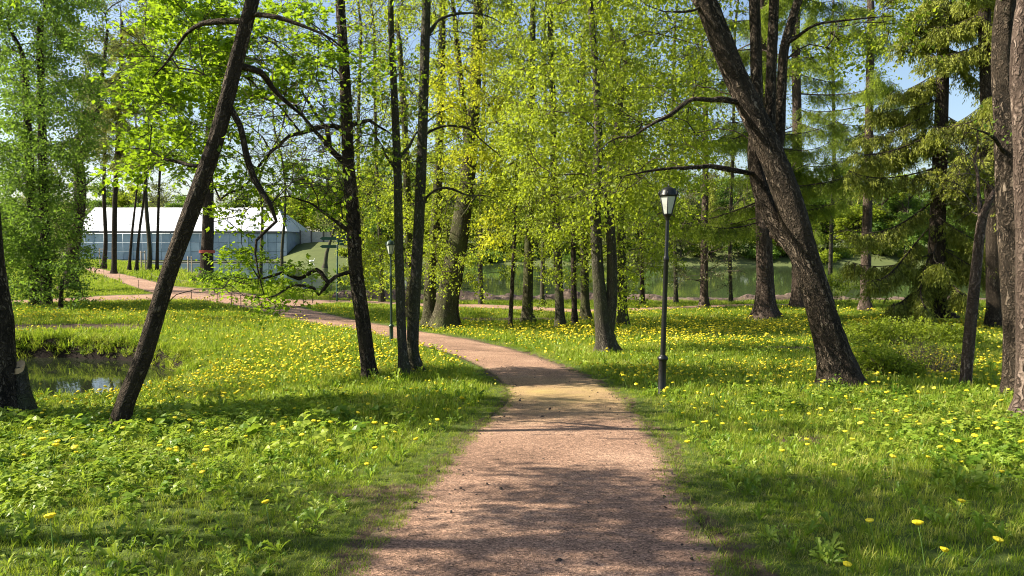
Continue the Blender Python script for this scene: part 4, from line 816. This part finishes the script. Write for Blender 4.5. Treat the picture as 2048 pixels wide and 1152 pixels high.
tree('big_tree', 'thick fluted pale trunk second from the right edge', 'tree', [(2040, 800, 84), (2037, 760, 64), (2034, 650, 58), (2026, 520, 56), (2018, 400, 52), (2012, 250, 48), (2008, 50, 42)], 'bark_big', 26, 13, limbs=[[(2004, 300, 0), (1970, 270, -.5), (1945, 255, -.8)]],
     groups=[([(1900, -400, 2150, -20, 10, 15, 22)], MPs, 'dense')], flare=(.3, .25), rough=.08, flute=.1, step=.1)
tree('big_tree', 'reddish flaking trunk cut by the right edge of view', 'tree', [(2062, 840, 100), (2062, 800, 66), (2061, 700, 58), (2058, 500, 54), (2052, 300, 50), (2050, 50, 46)], 'bark_red', 26, 13, groups=[([(1980, -400, 2250, -20, 9, 13, 16)], MPs, 'dense')], flare=(.55, .2), rough=.08, flute=.05, step=.1)

# trees standing left of the view, whose shade falls across the lawn and path
def pxw(x, y, z): return (1024 + x / y * F, 576 - F * math.tan(math.atan2(z - EYE, y) + PITCH))
def side_tree(label, X, Yc, H, wd, box, n, sp, lm, name='linden_tree'):
    z0 = float(height(X, Yc)); tr = [(*pxw(X + dx, Yc, z0 + h), wd * k / Yc * F) for dx, h, k in ((0, 0, 1.5), (0, .3, 1), (.1, 2, .9), (.3, H * .5, .7), (.5, H, .3))]
    lo, hi = np.array(box).reshape(2, 3); T = rng.uniform(lo, hi, (n, 3)); return tree(name, label, 'tree', tr, 'bark', 12, None, Y0=Yc, groups=[(T, sp, lm)], step=.3, r0=.0085)
side_tree('tall half bare linden standing left of the view nearest the camera', -10.2, 4.4, 11, .4, (-8.6, 3.1, 4.8, -5.3, 6.1, 8.0), 100, dict(LI, k=9, m=10, L=.8, tr=.010), 'linden')
side_tree('full crowned linden standing left of the view beside the first lawn', -14.5, 10.8, 10, .35, (-18.0, 9.9, 2.0, -9.5, 12.0, 8.0), 240, LI, 'linden')
side_tree('spreading linden standing left of the view past the pond end', -19.5, 14.6, 12, .35, (-22, 13.8, 5, -16, 16.5, 12), 30, LI, 'linden')
side_tree('broad linden standing left of the view behind the pond', -31, 30, 12, .45, (-35, 27, 3.0, -25, 33, 11), 80, LIf, 'linden')

# ------------------------------------------------------------------ left side
tree('alder_tree', 'dark leaf covered trunk behind the pond, right of two, far left', 'tree', [(93, 632, 34), (93, 600, 24), (92, 520, 22), (88, 400, 20), (84, 250, 17), (80, 60, 13)], 'bark', 12, 15, Y0=40, groups=[([(0, 300, 165, 570, 36, 43, 62), (-40, -100, 200, 320, 36, 46, 100)], SHR, 'dense')], r0=.009)
tree('alder_tree', 'dark leaf covered trunk behind the pond, left of two, far left', 'tree', [(70, 628, 32), (70, 590, 22), (66, 500, 20), (60, 350, 18), (50, 150, 14)], 'bark', 12, 15, Y0=41, groups=[([(-80, 280, 110, 580, 37, 44, 70), (-150, -150, 150, 300, 37, 46, 110)], SHR, 'dense')], r0=.009)
tree('hanging_bush', 'leafy dark green bush at the foot of the two alders', 'bush', [(120, 640, 14), (122, 600, 10), (125, 560, 7)], 'bark', 7, None, Y0=37, groups=[([(20, 520, 150, 630, 35, 39, 12), (100, 560, 190, 600, 36, 38, 5)], dict(SHR, L=.8, m=8), 'dense')], r0=.008)
tree('poplar_tree', 'crooked dark trunk with curved upper limb, left of the hall', 'tree', [(141, 575, 40), (143, 545, 30), (150, 480, 26), (158, 420, 26), (160, 360, 24), (153, 310, 22), (155, 280, 18), (180, 250, 13), (196, 215, 11), (195, 180, 9), (205, 150, 8), (215, 60, 6)], 'bark', 12, None, Y0=58,
     limbs=[[(153, 300, 0), (135, 250, 1), (120, 150, 1), (118, 40, 2)], [(160, 380, 0), (200, 350, 1), (260, 320, 2)]], groups=[([(60, -150, 310, 330, 54, 64, 130), (60, 300, 165, 520, 55, 61, 30)], dict(DE, size=.16, L=1.1), 'olive')], r0=.012)
conifer('spruce_tree', 'dark far spruce behind the crooked trunk on the left', [(228, 545, 12), (230, 400, 11), (240, 200, 10), (244, 50, 7)], 27, 12.0, 60, lambda z: 4.2, dict(SPR, size=.22, L=1.0, k=14, tr=.012), 'spruce', bark='bark', Y0=80, per=4)
for lab, tr, bk_, yy, n in (
    ('slim trunk between wooden stakes in front of the hall', [(207, 535, 15), (207, 480, 12), (206, 380, 11), (208, 250, 9)], 'bark', 92, 30),
    ('thin bare trunk leaning right in front of the hall, left of the forked pair', [(258, 538, 10), (260, 480, 8), (268, 400, 6), (275, 330, 5)], 'bark', 96, 26),
    ('thin bare forking trunk in front of the hall', [(273, 540, 11), (275, 470, 8), (285, 400, 7), (290, 330, 5)], 'bark', 96, 22),
    ('straight pale trunk in front of the hall, thickest of the slim ones', [(297, 544, 18), (297, 500, 13), (295, 400, 12), (293, 300, 11), (291, 180, 8)], 'bark_grey', 98, 40),
    ('straight dark slim trunk right of the pale one in front of the hall', [(314, 545, 12), (315, 480, 9), (317, 380, 8), (320, 260, 7)], 'bark', 98, 30),
    ('slender leaning trunk behind the finger post on the shore', [(650, 535, 14), (654, 505, 11), (662, 480, 9), (672, 440, 7), (676, 330, 6)], 'bark_grey', 150, 30),
    ('thin trunk at the right corner of the hall', [(565, 572, 12), (566, 500, 10), (567, 420, 8), (566, 340, 7)], 'bark_grey', 88, 24),
    ('forked small trunk left of the hall corner', [(520, 570, 14), (521, 500, 11), (523, 420, 8), (520, 350, 7)], 'bark_grey', 85, 24)):
    px = tr[0][0]; tr = [(a_ + rng.normal(0, 2.5) * (k_ > 0), b__, w_ * .72) for k_, (a_, b__, w_) in enumerate(tr)]; tree('slim_tree', lab, 'tree', tr, bk_, 8, 30 if yy > 90 else 26, Y0=yy, groups=[([(px - 75, -60, px + 85, 330, yy - 5, yy + 5, int(n * 2.2)), (px - 40, 300, px + 40, 400, yy - 4, yy + 4, n // 5)], FARB, 'olive')], r0=.02, ex=.45, step=.8)
t = tree('oak_tree', 'thick old dark trunk with a red band in front of the hall', 'tree', [(413, 562, 46), (413, 545, 30), (414, 500, 27), (416, 440, 25), (417, 380, 22), (420, 250, 17)], 'bark', 16, 27, Y0=77, limbs=[[(418, 445, 0), (440, 440, -1), (470, 432, -2)], [(416, 400, 0), (380, 360, 0), (340, 350, 0)]], groups=[([(330, -40, 600, 400, 70, 84, 170)], dict(FARB, k=8), 'linden')], r0=.018, step=.6)
mb = MB(); c0 = W(414, 506, 77); c1 = W(414, 500, 77); tube(mb, [c0, c1], [.78, .77], 16, cap=False); mb.build('band', M['red'], t)

# ------------------------------------------------------------------ the wood beyond the water: a few trees built, then copied
def far_proto(kind, k):
    H = {'b': 17, 'o': 15, 's': 19}[kind]; lab = {'b': 'rounded fresh green tree in the wood across the lake', 'o': 'thin half bare olive tree in the wood across the lake', 's': 'dark spruce in the wood across the lake'}[kind]
    root = thing('far_tree', lab, 'tree', (0, 0, 0), 'trees of the wood across the lake'); mb = MB()
    a, r_ = catmull([(0, 0, -.5), (rng.normal(0, .3), 0, H * .3), (rng.normal(0, .6), 0, H * .9)], [.3, .22, .05], 2.0); tube(mb, a, r_, 7); mb.build('trunk', M['bark_grey' if kind != 's' else 'bark'], root)
    mt = MB(); ml = MB(); n = 190 if kind == 's' else 230
    if kind == 's':
        z = rng.uniform(.12, .98, n) * H; rr = (1 - z / H) * 3.2 * rng.uniform(.3, 1, n) + .3; an = rng.uniform(0, 6.28, n); P = np.stack([rr * np.cos(an), rr * np.sin(an), z], 1); D = np.stack([np.cos(an), np.sin(an), -.4 + 0 * an], 1)
        sprays(mt, ml, P, unit(D), dict(m=6, L=1.2, droop=.5, k=7, size=.45, shape='needle', tr=.02, jit=.12)); lm = 'spruce'
    else:
        cl = rng.normal(0, 1, (14, 3)) * np.array([2.7, 2.7, 4.2]) + np.array([0, 0, H * .55]); P = cl[rng.integers(0, 14, n)] + rng.normal(0, 1, (n, 3)) * 1.0; P[:, 2] = np.where(P[:, 2] < 1.5, rng.uniform(.6, H * .6, n), np.minimum(P[:, 2], H))
        tx = np.interp(P[:, 2] * .75, a[:, 2], a[:, 0]); P0 = np.stack([tx, 0 * tx, P[:, 2] * .75], 1); cones(mt, P0, P, np.full(n, .05), np.full(n, .08))
        sprays(mt, ml, P, unit(P - P0), dict(m=7, L=1.3, droop=.1, k=7 if kind == 'b' else 5, size=.46 if kind == 'b' else .36, tr=.022, jit=.22, keep=1 if kind == 'b' else .75)); lm = {'b': ['dense', 'linden'][k % 2], 'o': 'olive'}[kind]
    mt.build('twigs', M['twig'], root, 'stuff'); ml.build('crown', M[lm], root, 'stuff', smooth=False); return root
protos = [far_proto(k, i) for i, k in enumerate('bbboobs')]; used = [False] * len(protos)
def place_far(i, x, y, s_, label=None, group=None):
    r = protos[i]
    if used[i]:
        r = protos[i].copy(); COL.objects.link(r)
        for ch in protos[i].children: c = ch.copy(); COL.objects.link(c); c.parent = r
    used[i] = True; r.location = (x, y, float(height(x, y)) - .1); r.rotation_euler = (0, 0, rng.uniform(0, 6.28)); r.scale = (s_, s_, s_ * rng.uniform(.85, 1.15)); return r
def far_bush(k):
    root = thing('far_bush', 'low green bush on the far bank at the water', 'bush', (0, 0, 0), 'bushes on the far bank'); mt = MB(); ml = MB(); n = 60
    P = rng.normal(0, 1, (n, 3)) * np.array([1.6, 1.2, .7]); P[:, 2] = np.abs(P[:, 2]) + .4; P0 = P * np.array([.3, .3, 0]); cones(mt, P0, P, np.full(n, .03), np.full(n, .05)); sprays(mt, ml, P, unit(P - P0), dict(m=6, L=.9, droop=.1, k=7, size=.4, jit=.15, tr=.015))
    mt.build('stems', M['twig'], root, 'stuff'); ml.build('leaves', M[['dense', 'linden'][k]], root, 'stuff', smooth=False); return root
protos += [far_bush(0), far_bush(1)]; used += [False, False]
for j in range(70):
    a = rng.uniform(-.25, .85); y = float(np.interp(a, FAR_A, FAR_Y)) + rng.choice([1.5, 4, 9, 16]) + rng.uniform(0, 3); place_far(7 + int(rng.integers(0, 2)), a * y, y, rng.uniform(.6, 1.3))
spots = []
for row, (off, n, lo, hi) in enumerate(((10, 44, .75, 1.15), (22, 50, .9, 1.3), (40, 52, 1.1, 1.5), (66, 46, 1.3, 1.7))):
    for j in range(n):
        a = -1.0 + 2.0 * (j + rng.uniform(-.35, .35)) / n; yf = float(np.interp(a, FAR_A, FAR_Y)); y = yf + off + rng.uniform(-5, 5)
        if a < -.27: y = max(y, HY + DEP + 8 + off * .6 + rng.uniform(0, 6))
        if row == 0 and -.27 < a < -.2: continue
        x = a * y; i = int(rng.choice([0, 1, 2, 3, 4, 5, 6], p=[.2, .2, .17, .15, .13, .05, .1])); place_far(i, x, y, rng.uniform(lo, hi))
for i, u in enumerate(used):
    if not u: place_far(i, -60 + 10 * i, 260, 1)

# ------------------------------------------------------------------ undergrowth on the right
def bush(name, label, px, py, wpx, hpx, dep, n, sp, lm, twig='twig', group=None):
    g = G(px, py); root = thing(name, label, 'bush', g, group); s_ = g[1] / F; w_ = wpx * s_ / 2; h_ = hpx * s_; mt = MB(); ml = MB()
    u = rng.uniform(-1, 1, n); v = rng.uniform(-1, 1, n); P0 = np.stack([g[0] + u * w_ * .75, g[1] + v * dep / 2, 0 * u], 1); P0[:, 2] = height(P0[:, 0], P0[:, 1]) - .03
    P1 = P0 + np.stack([u * w_ * .35 + rng.normal(0, .08, n), v * .1 + rng.normal(0, .08, n), h_ * rng.uniform(.45, 1, n) * (1 - .5 * u * u)], 1); cones(mt, P0, P1, np.full(n, .007), rng.normal(0, .04, n))
    mt.build('stems', M[twig], root, 'stuff')
    if sp: f = rng.uniform(.45, 1, n)[:, None]; D = unit(P1 - P0 + rng.normal(0, .3, (n, 3))); crown(root, P0 * (1 - f) + P1 * f, D, sp, lm).name = 'leaves'
    return root
BU = dict(m=5, L=.22, droop=.0, k=9, size=.055, flat=.7, jit=.03, tr=.003)
bush('low_shrub', 'bushy bright green low shrub right beside the leaning giant base', 1748, 752, 130, 70, 1.6, 170, BU, 'linden')
bush('low_shrub', 'small dark fern like plant against the leaning giant base', 1672, 782, 70, 18, .3, 30, dict(BU, L=.14, size=.05), 'dense')
bush('low_shrub', 'wide leafy shrub patch under the drooping spruce', 1800, 690, 260, 55, 2.5, 260, dict(BU, L=.3, size=.075), 'linden')
bush('dry_thicket', 'thicket of dry pale upright stems in front of the drooping spruce', 1842, 742, 150, 72, 1.2, 240, dict(BU, k=2, keep=.35), 'linden', 'twig_pale')
bush('low_shrub', 'thin leafy shrub at the shore behind the leaning giant', 1655, 612, 90, 90, 2.5, 60, dict(BU, L=.5, size=.12), 'linden')
bush('low_shrub', 'leafy shrub behind the far rope fence below the finger post', 700, 596, 110, 60, 3, 60, dict(BU, L=.5, size=.13), 'dense')
bush('low_shrub', 'low leafy shrub at the oak trunk foot', 445, 566, 90, 26, 3, 60, dict(BU, L=.6, size=.2), 'dense')
bush('reed_tuft', 'dark grassy tuft overhanging the right end of the pond', 292, 735, 60, 30, 1.6, 160, None, None, 'stem')

# ------------------------------------------------------------------ the lawn
def scatter(name, protos_, X, Y, scl, tilt=.12, zoff=0.0):
    n = len(X); return spread(name, protos_, np.stack([X, Y, height(X, Y) + zoff], 1), np.stack([rng.normal(0, tilt, n), rng.normal(0, tilt, n), rng.uniform(0, 6.283, n)], 1), np.stack([scl, scl, scl * rng.uniform(.75, 1.25, n)], 1), rng.integers(0, len(protos_), n))
def tuft(n, h, spread, wdt, lean=.45, seg=3, mt_='grass'):
    mb = MB()
    for i in range(n):
        a = rng.uniform(0, 6.283); r0 = spread * math.sqrt(rng.random()); b_ = np.array([r0 * math.cos(a), r0 * math.sin(a), -.01]); a2 = rng.uniform(0, 6.283); d = np.array([math.cos(a2), math.sin(a2), 0]); H = h * rng.uniform(.45, 1.1); le = lean * rng.uniform(.2, 1.5); sd = np.array([-d[1], d[0], 0]) * wdt * rng.uniform(.6, 1.2) / 2
        V = []; 
        for k in range(seg):
            f = k / seg; p = b_ + np.array([0, 0, H]) * f * (1 - .25 * le * f) + d * H * le * f * f; V += [p - sd * (1 - .6 * f), p + sd * (1 - .6 * f)]
        V.append(b_ + np.array([0, 0, H]) * (1 - .25 * le) + d * H * le)
        mb.add(V, [(2 * k, 2 * k + 1, 2 * k + 3, 2 * k + 2) for k in range(seg - 1)], [(2 * seg - 2, 2 * seg - 1, 2 * seg)])
    return mb.mesh('tuft', M[mt_], False)
def rosette(nl, L, wd, rise, toothed=True):
    mb = MB()
    for i in range(nl):
        a = i * 2.4 + rng.normal(0, .3); d = np.array([math.cos(a), math.sin(a), 0]); s = np.array([-d[1], d[0], 0]); l = L * rng.uniform(.6, 1.15); ri = rise * rng.uniform(.5, 1.5); V = []; ns = 9
        tw = rng.normal(0, .3)
        for k in range(ns + 1):
            f = k / ns; p = d * l * f * (.75 - .1 * ri) + np.array([0, 0, 1]) * l * (ri * f - ri * .65 * f * f); w_ = wd * l * (.12 + .95 * math.sin(min(1, f * 1.02) ** 1.5 * math.pi) ** .8 * (1 if not toothed else (1.0 if k % 2 else .42))); w_ = w_ if k < ns else .002
            fold = np.array([0, 0, .35 * w_]); V += [p - s * w_ + fold + s * 0, p, p + s * w_ + fold + np.array([0, 0, tw * w_])]
        mb.add(V, [q_ for k in range(ns) for q_ in ((3 * k, 3 * k + 1, 3 * k + 4, 3 * k + 3), (3 * k + 1, 3 * k + 2, 3 * k + 5, 3 * k + 4))])
    return mb.mesh('rosette', M['herb'], False)
def round_herb(nl, hh, size):
    mb = MB()
    for i in range(nl):
        a = rng.uniform(0, 6.283); r = rng.uniform(.1, .9) * hh * .9; z = hh * rng.uniform(.5, 1.1); c = np.array([r * math.cos(a), r * math.sin(a), z]); cones(mb, np.array([[0, 0, 0.]]), c[None], np.array([.002]), np.array([.1]))
        n = unit(np.array([rng.normal(0, .35), rng.normal(0, .35), 1])); u = unit(np.cross(n, [0.3, 1, 0])); v = np.cross(n, u); th = np.linspace(0, 6.283, 9)[:-1]; s_ = size * rng.uniform(.5, 1.2)
        rim = c + s_ * (np.cos(th)[:, None] * u * .55 + np.sin(th)[:, None] * v * .5) + n * s_ * .12 * np.cos(2 * th)[:, None]; mb.add(np.vstack([rim, c - n * s_ * .06]), None, [(k, (k + 1) % 8, 8) for k in range(8)])
    return mb.mesh('herb', M['herb'], False)
def gout(nl, hh, size):
    mb = MB()
    for i in range(nl):
        a = rng.uniform(0, 6.283); r = rng.uniform(.2, 1) * hh * .8; c = np.array([r * math.cos(a), r * math.sin(a), hh * rng.uniform(.6, 1.1)]); cones(mb, np.array([[0, 0, 0.]]), c[None], np.array([.0015]), np.array([.1]))
        for k in range(5):
            b_ = a + (k - 2) * .85; A = np.array([[math.cos(b_), math.sin(b_), rng.normal(-.15, .2)]]); blades(mb, c[None], A, np.array([[rng.normal(0, .3), rng.normal(0, .3), 1.]]), np.array([size * rng.uniform(.7, 1.2)]), 'leaf', np.array([.5]))
    return mb.mesh('gout', M['herb'], False)
def flower_mesh(h, r, sides=9):
    mh = MB(); prof = [(r * .25, h - .012), (r * .95, h - .002), (r, h + .004), (r * .72, h + r * .34), (r * .25, h + r * .46), (0.001, h + r * .42)]
    th = np.linspace(0, 2 * math.pi, sides, endpoint=False); V = [(q_ * math.cos(a) * (1 + .12 * (i % 2)), q_ * math.sin(a) * (1 + .12 * (i % 2)), z + (.0015 if i % 2 else 0)) for q_, z in prof for i, a in enumerate(th)]
    mh.add(V, [(i * sides + j, i * sides + (j + 1) % sides, (i + 1) * sides + (j + 1) % sides, (i + 1) * sides + j) for i in range(len(prof) - 1) for j in range(sides)])
    ms = MB(); bx, by = rng.normal(0, .02, 2); a, r_ = catmull([(bx, by, -.01), (bx * .6, by * .6, h * .5), (0, 0, h - .01)], [.003, .0025, .0022], h / 4); tube(ms, a, r_, 4, cap=False); return mh, ms
def joined_flower(h, r):
    mh, ms = flower_mesh(h, r, 7); a = mh.mesh('dandelion', M['petal'], False); nh = len(a.polygons); mh.add(np.concatenate(ms.v), np.concatenate(ms.f4)); b_ = mh.mesh('dandelion', M['petal'], False); b_.materials.append(M['stem'])
    nq = len(np.concatenate(mh.f4[:1])); b_.polygons.foreach_set('material_index', np.array([0] * nq + [1] * (len(b_.polygons) - nq), np.int32)); return b_

def field(y0, y1, dens, pad=2.2, xr=None):
    """random points on the lawn in view, between two depths"""
    X = []; n = int(dens * (y1 - y0) * ((.70 * (y0 + y1) / 2 + pad) * 2)); Y = np.sqrt(rng.uniform(y0 ** 2, y1 ** 2, n)) if y0 > 3 else rng.uniform(y0, y1, n)
    X = rng.uniform(-1, 1, n) * (.70 * Y + pad); return X, Y
def lawn_ok(X, Y, edge_=.0, bare_k=.55):
    sd = path_sd(X, Y); pd = sdist(POND, X, Y); a = X / np.maximum(Y, 3); ys = np.interp(a, SHA, SHY)
    ok = (sd > edge_ + rng.normal(0, .05, len(X))) & (pd > .22 + .1 * (Y < 19)) & (Y < ys - 1.2 - 1.6 * (a > -.15)) & (bare(X, Y) < bare_k + rng.normal(0, .15, len(X))) 
    return ok, sd
GX = []
tufts_near = [tuft(20, .075, .06, .005) for _ in range(4)] + [tuft(11, .125, .05, .0065, .7) for _ in range(2)]
tufts_mid = [tuft(18, .15, .12, .012) for _ in range(4)]
tufts_far = [tuft(18, .20, .30, .03, .5, 2) for _ in range(4)]
def lawn(name, pr, y0, y1, dens, s0, pad=2.2):
    X, Y = field(y0, y1, dens, pad); ok, sd = lawn_ok(X, Y); X, Y, sd = X[ok], Y[ok], sd[ok]
    s = s0 * (.30 + .70 * sst(.0, .9, sd)) * (.55 + .9 * fbm(X + 30, Y, 2.2)) * (.62 + .38 * sst(4.5, 8, Y)) * rng.uniform(.7, 1.3, len(X)); keep = rng.random(len(X)) < (.35 + .65 * sst(.0, .5, sd)); return scatter(name, pr, X[keep], Y[keep], s[keep])
lawn('grass', tufts_near, 2.2, 10, 230, 1.0); lawn('grass', tufts_mid, 9.5, 24, 65, 1.0, 3); lawn('grass', tufts_far, 23, 70, 13, 1.0, 4)
X, Y = field(68, 175, 1.3, 4); ok = (path_sd(X, Y) > .2) & (Y < np.interp(X / Y, SHA, SHY) - 2) & (X < -8); scatter('grass', tufts_far, X[ok], Y[ok], rng.uniform(1.5, 2.6, ok.sum()))
# short mown fringe along the path
X, Y = field(2.6, 14, 260, 1.0); sd = path_sd(X, Y); ok = (sd > -.10 + rng.normal(0, .05, len(X))) & (sd < .8); scatter('mown_grass', [tuft(16, .045, .05, .004, .8, mt_=('grass', 'dry_grass')[k_ % 2]) for k_ in range(4)], X[ok], Y[ok], rng.uniform(.6, 1.2, ok.sum()))
X = rng.uniform(-24, -7, 16000); Y = rng.uniform(15, 25, 16000); pd = sdist(POND, X, Y); ok = (pd > .02) & (pd < .75) & ((Y > 19) | (rng.random(16000) < .3)); scatter('bank_grass', [tuft(16, .26, .10, .016, 1.0) for _ in range(4)], X[ok], Y[ok], rng.uniform(.6, 1.3, ok.sum()), .45)
# broad leaved weeds
ros = [rosette(rng.integers(6, 12), rng.uniform(.13, .2), .115, rng.uniform(.9, 1.7)) for _ in range(5)]; rds = [round_herb(6, .13, .085), round_herb(8, .10, .06), round_herb(5, .17, .11)]; gts = [gout(6, .14, .06), gout(8, .17, .05), gout(6, .11, .055)]
X, Y = field(2.3, 11, 48); ok, sd = lawn_ok(X, Y, .30, .5); ok &= (sd > .3) & (fbm(X + 7, Y + 3, 1.6) + .2 * sst(5, 9, Y) > .30); ok &= rng.random(len(X)) < .75; scatter('broad_leaved_weeds', ros, X[ok], Y[ok], rng.uniform(.35, .85, ok.sum()), .3)
X, Y = field(10, 26, 7); ok, sd = lawn_ok(X, Y, .4); scatter('broad_leaved_weeds', ros, X[ok], Y[ok], rng.uniform(.8, 1.5, ok.sum()), .3)
X, Y = field(2.6, 12, 60); ok, sd = lawn_ok(X, Y, .7, .4); lf = np.where(X < 0, sst(-1.6, -3.2, X) * sst(4.2, 5.4, Y) * 1.0, sst(3.0, 4.6, X) * sst(4.4, 5.6, Y)); ok &= (rng.random(len(X)) < lf * (.25 + fbm(X, Y, 1.2)))
ok &= rng.random(len(X)) < .8; scatter('goutweed', gts, X[ok], Y[ok], rng.uniform(.5, 1.05, ok.sum()), .25)
X, Y = field(6, 13, 9); ok, sd = lawn_ok(X, Y, .8, .4); ok &= (X < -1.2) & (np.abs(Y - 8.2) < 1.3 + .5 * rng.random(len(X))); scatter('round_leaved_herbs', rds, X[ok], Y[ok], rng.uniform(.7, 1.3, ok.sum()), .2)
# dandelions
def zone(px, py, rx, ry): c = G(px, py); return (c[0], c[1], rx, ry)
ZN = [zone(560, 730, 4.0, 3.2), zone(640, 700, 4, 3), zone(420, 770, 3.5, 1.3), zone(760, 720, 2.5, 2), zone(1450, 755, 3.2, 1.6), zone(1600, 750, 2, 1.0), zone(1120, 670, 4.5, 3.5), zone(1290, 672, 3.5, 2.5), zone(1480, 660, 5, 3.5), zone(1850, 655, 5, 4), zone(1980, 740, 3, 3), zone(1880, 760, 2.5, 1.2), zone(2030, 660, 4, 5), zone(1380, 690, 3, 2)]
def dens(X, Y):
    z = np.zeros(len(X))
    for cx, cy2, rx, ry in ZN: z = np.maximum(z, np.exp(-((X - cx) / rx) ** 2 - ((Y - cy2) / ry) ** 2))
    return z * np.clip(3.2 * (fbm(X + 50, Y, 1.6) - .26), .06, 1.1)
fl = [joined_flower(h_, r_) for h_, r_ in ((.14, .025), (.17, .028), (.12, .020), (.19, .025), (.10, .016))]
X, Y = field(10.0, 46, 60, 3); ok, sd = lawn_ok(X, Y, .15, .5); d_ = np.maximum(dens(X, Y), .05 + .08 * (fbm(X, Y, 6) > .5)); ok &= rng.random(len(X)) < d_; Xd, Yd = X[ok], Y[ok]
scatter('dandelion_field', fl, Xd, Yd, rng.uniform(.6, 1.3, ok.sum()) * (1 + .018 * (Yd - 10)), .4)
X, Y = field(3.4, 10.2, 7.5, .2); ok, sd = lawn_ok(X, Y, .25, .5); pr_ = np.where(X > 0, .25 + .5 * sst(5, 9, Y), .2 + .4 * sst(5.0, 8.0, Y)); ok &= rng.random(len(X)) < pr_; Xn, Yn = X[ok][:290], Y[ok][:290]; o_ = np.argsort(Yn); Xn, Yn = Xn[o_], Yn[o_]
vari = []
for h_, r_ in ((.11, .021), (.15, .023), (.19, .024), (.13, .020), (.08, .018)):
    mh, ms = flower_mesh(h_, r_, 14); vari.append((mh.mesh('flower_head', M['petal'], False), ms.mesh('stem', M['stem'])))
for i, (x, y) in enumerate(zip(Xn, Yn)):
    v = vari[int(rng.integers(0, 5))]; z = float(height(x, y)); s_ = rng.uniform(.85, 1.25)
    if i < 90:
        r = thing('dandelion', 'yellow dandelion flower on a thin stem standing in the foreground lawn', 'flower', (x, y, z), 'dandelions in the foreground lawn')
        for nm, me in (('flower_head', v[0]), ('stem', v[1])): c = bpy.data.objects.new(nm, me); COL.objects.link(c); c.parent = r
    else:
        r = bpy.data.objects.new('dandelion', fl[int(rng.integers(0, 5))]); COL.objects.link(r); r.location = (x, y, z); tag(r, 'yellow dandelion flower on a thin stem standing in the foreground lawn', 'flower', 'dandelions in the foreground lawn'); s_ *= .9
    r.scale = (s_,) * 3; r.rotation_euler = (rng.normal(0, .15), rng.normal(0, .15), rng.uniform(0, 6.28))
# specks of bark and dead leaf on the grit, chips on the bare patches
def chip(): 
    mb = MB(); th = np.linspace(0, 6.283, 6)[:-1]; rr = rng.uniform(.5, 1.2, 5); V = np.stack([np.cos(th) * rr, np.sin(th) * rr * .6, rng.uniform(0, .35, 5)], 1) * .012; mb.add(np.vstack([V, V * .5 + np.array([0, 0, .006])]), [(i, (i + 1) % 5, (i + 1) % 5 + 5, i + 5) for i in range(5)], [(5, 6, 7), (5, 7, 8), (5, 8, 9)]); return mb.mesh('chip', M['debris'], False)
chips = [chip() for _ in range(5)]
Y = rng.uniform(3, 20, 9000); X = rng.uniform(-3.5, 4, 9000); sd = path_sd(X, Y); ok = (sd < 0) & (rng.random(9000) < .16 + .35 * sst(-.5, 0, sd)); scatter('path_debris', chips, X[ok], Y[ok], rng.lognormal(-.2, .45, ok.sum()), .3, zoff=.004)
c, rx, ry = BARE[0]; n = 2600; X = rng.normal(c[0], rx * .55, n); Y = rng.normal(c[1], ry * .6, n); scatter('bark_mulch', chips, X, Y, rng.uniform(2, 5, n), .6, zoff=.03)
X, Y = field(3, 14, 4); b2 = bare(X, Y); ok = (b2 > .4) & (path_sd(X, Y) > 0); scatter('leaf_litter', chips, X[ok], Y[ok], rng.uniform(1, 2.5, ok.sum()), .5, zoff=.01)
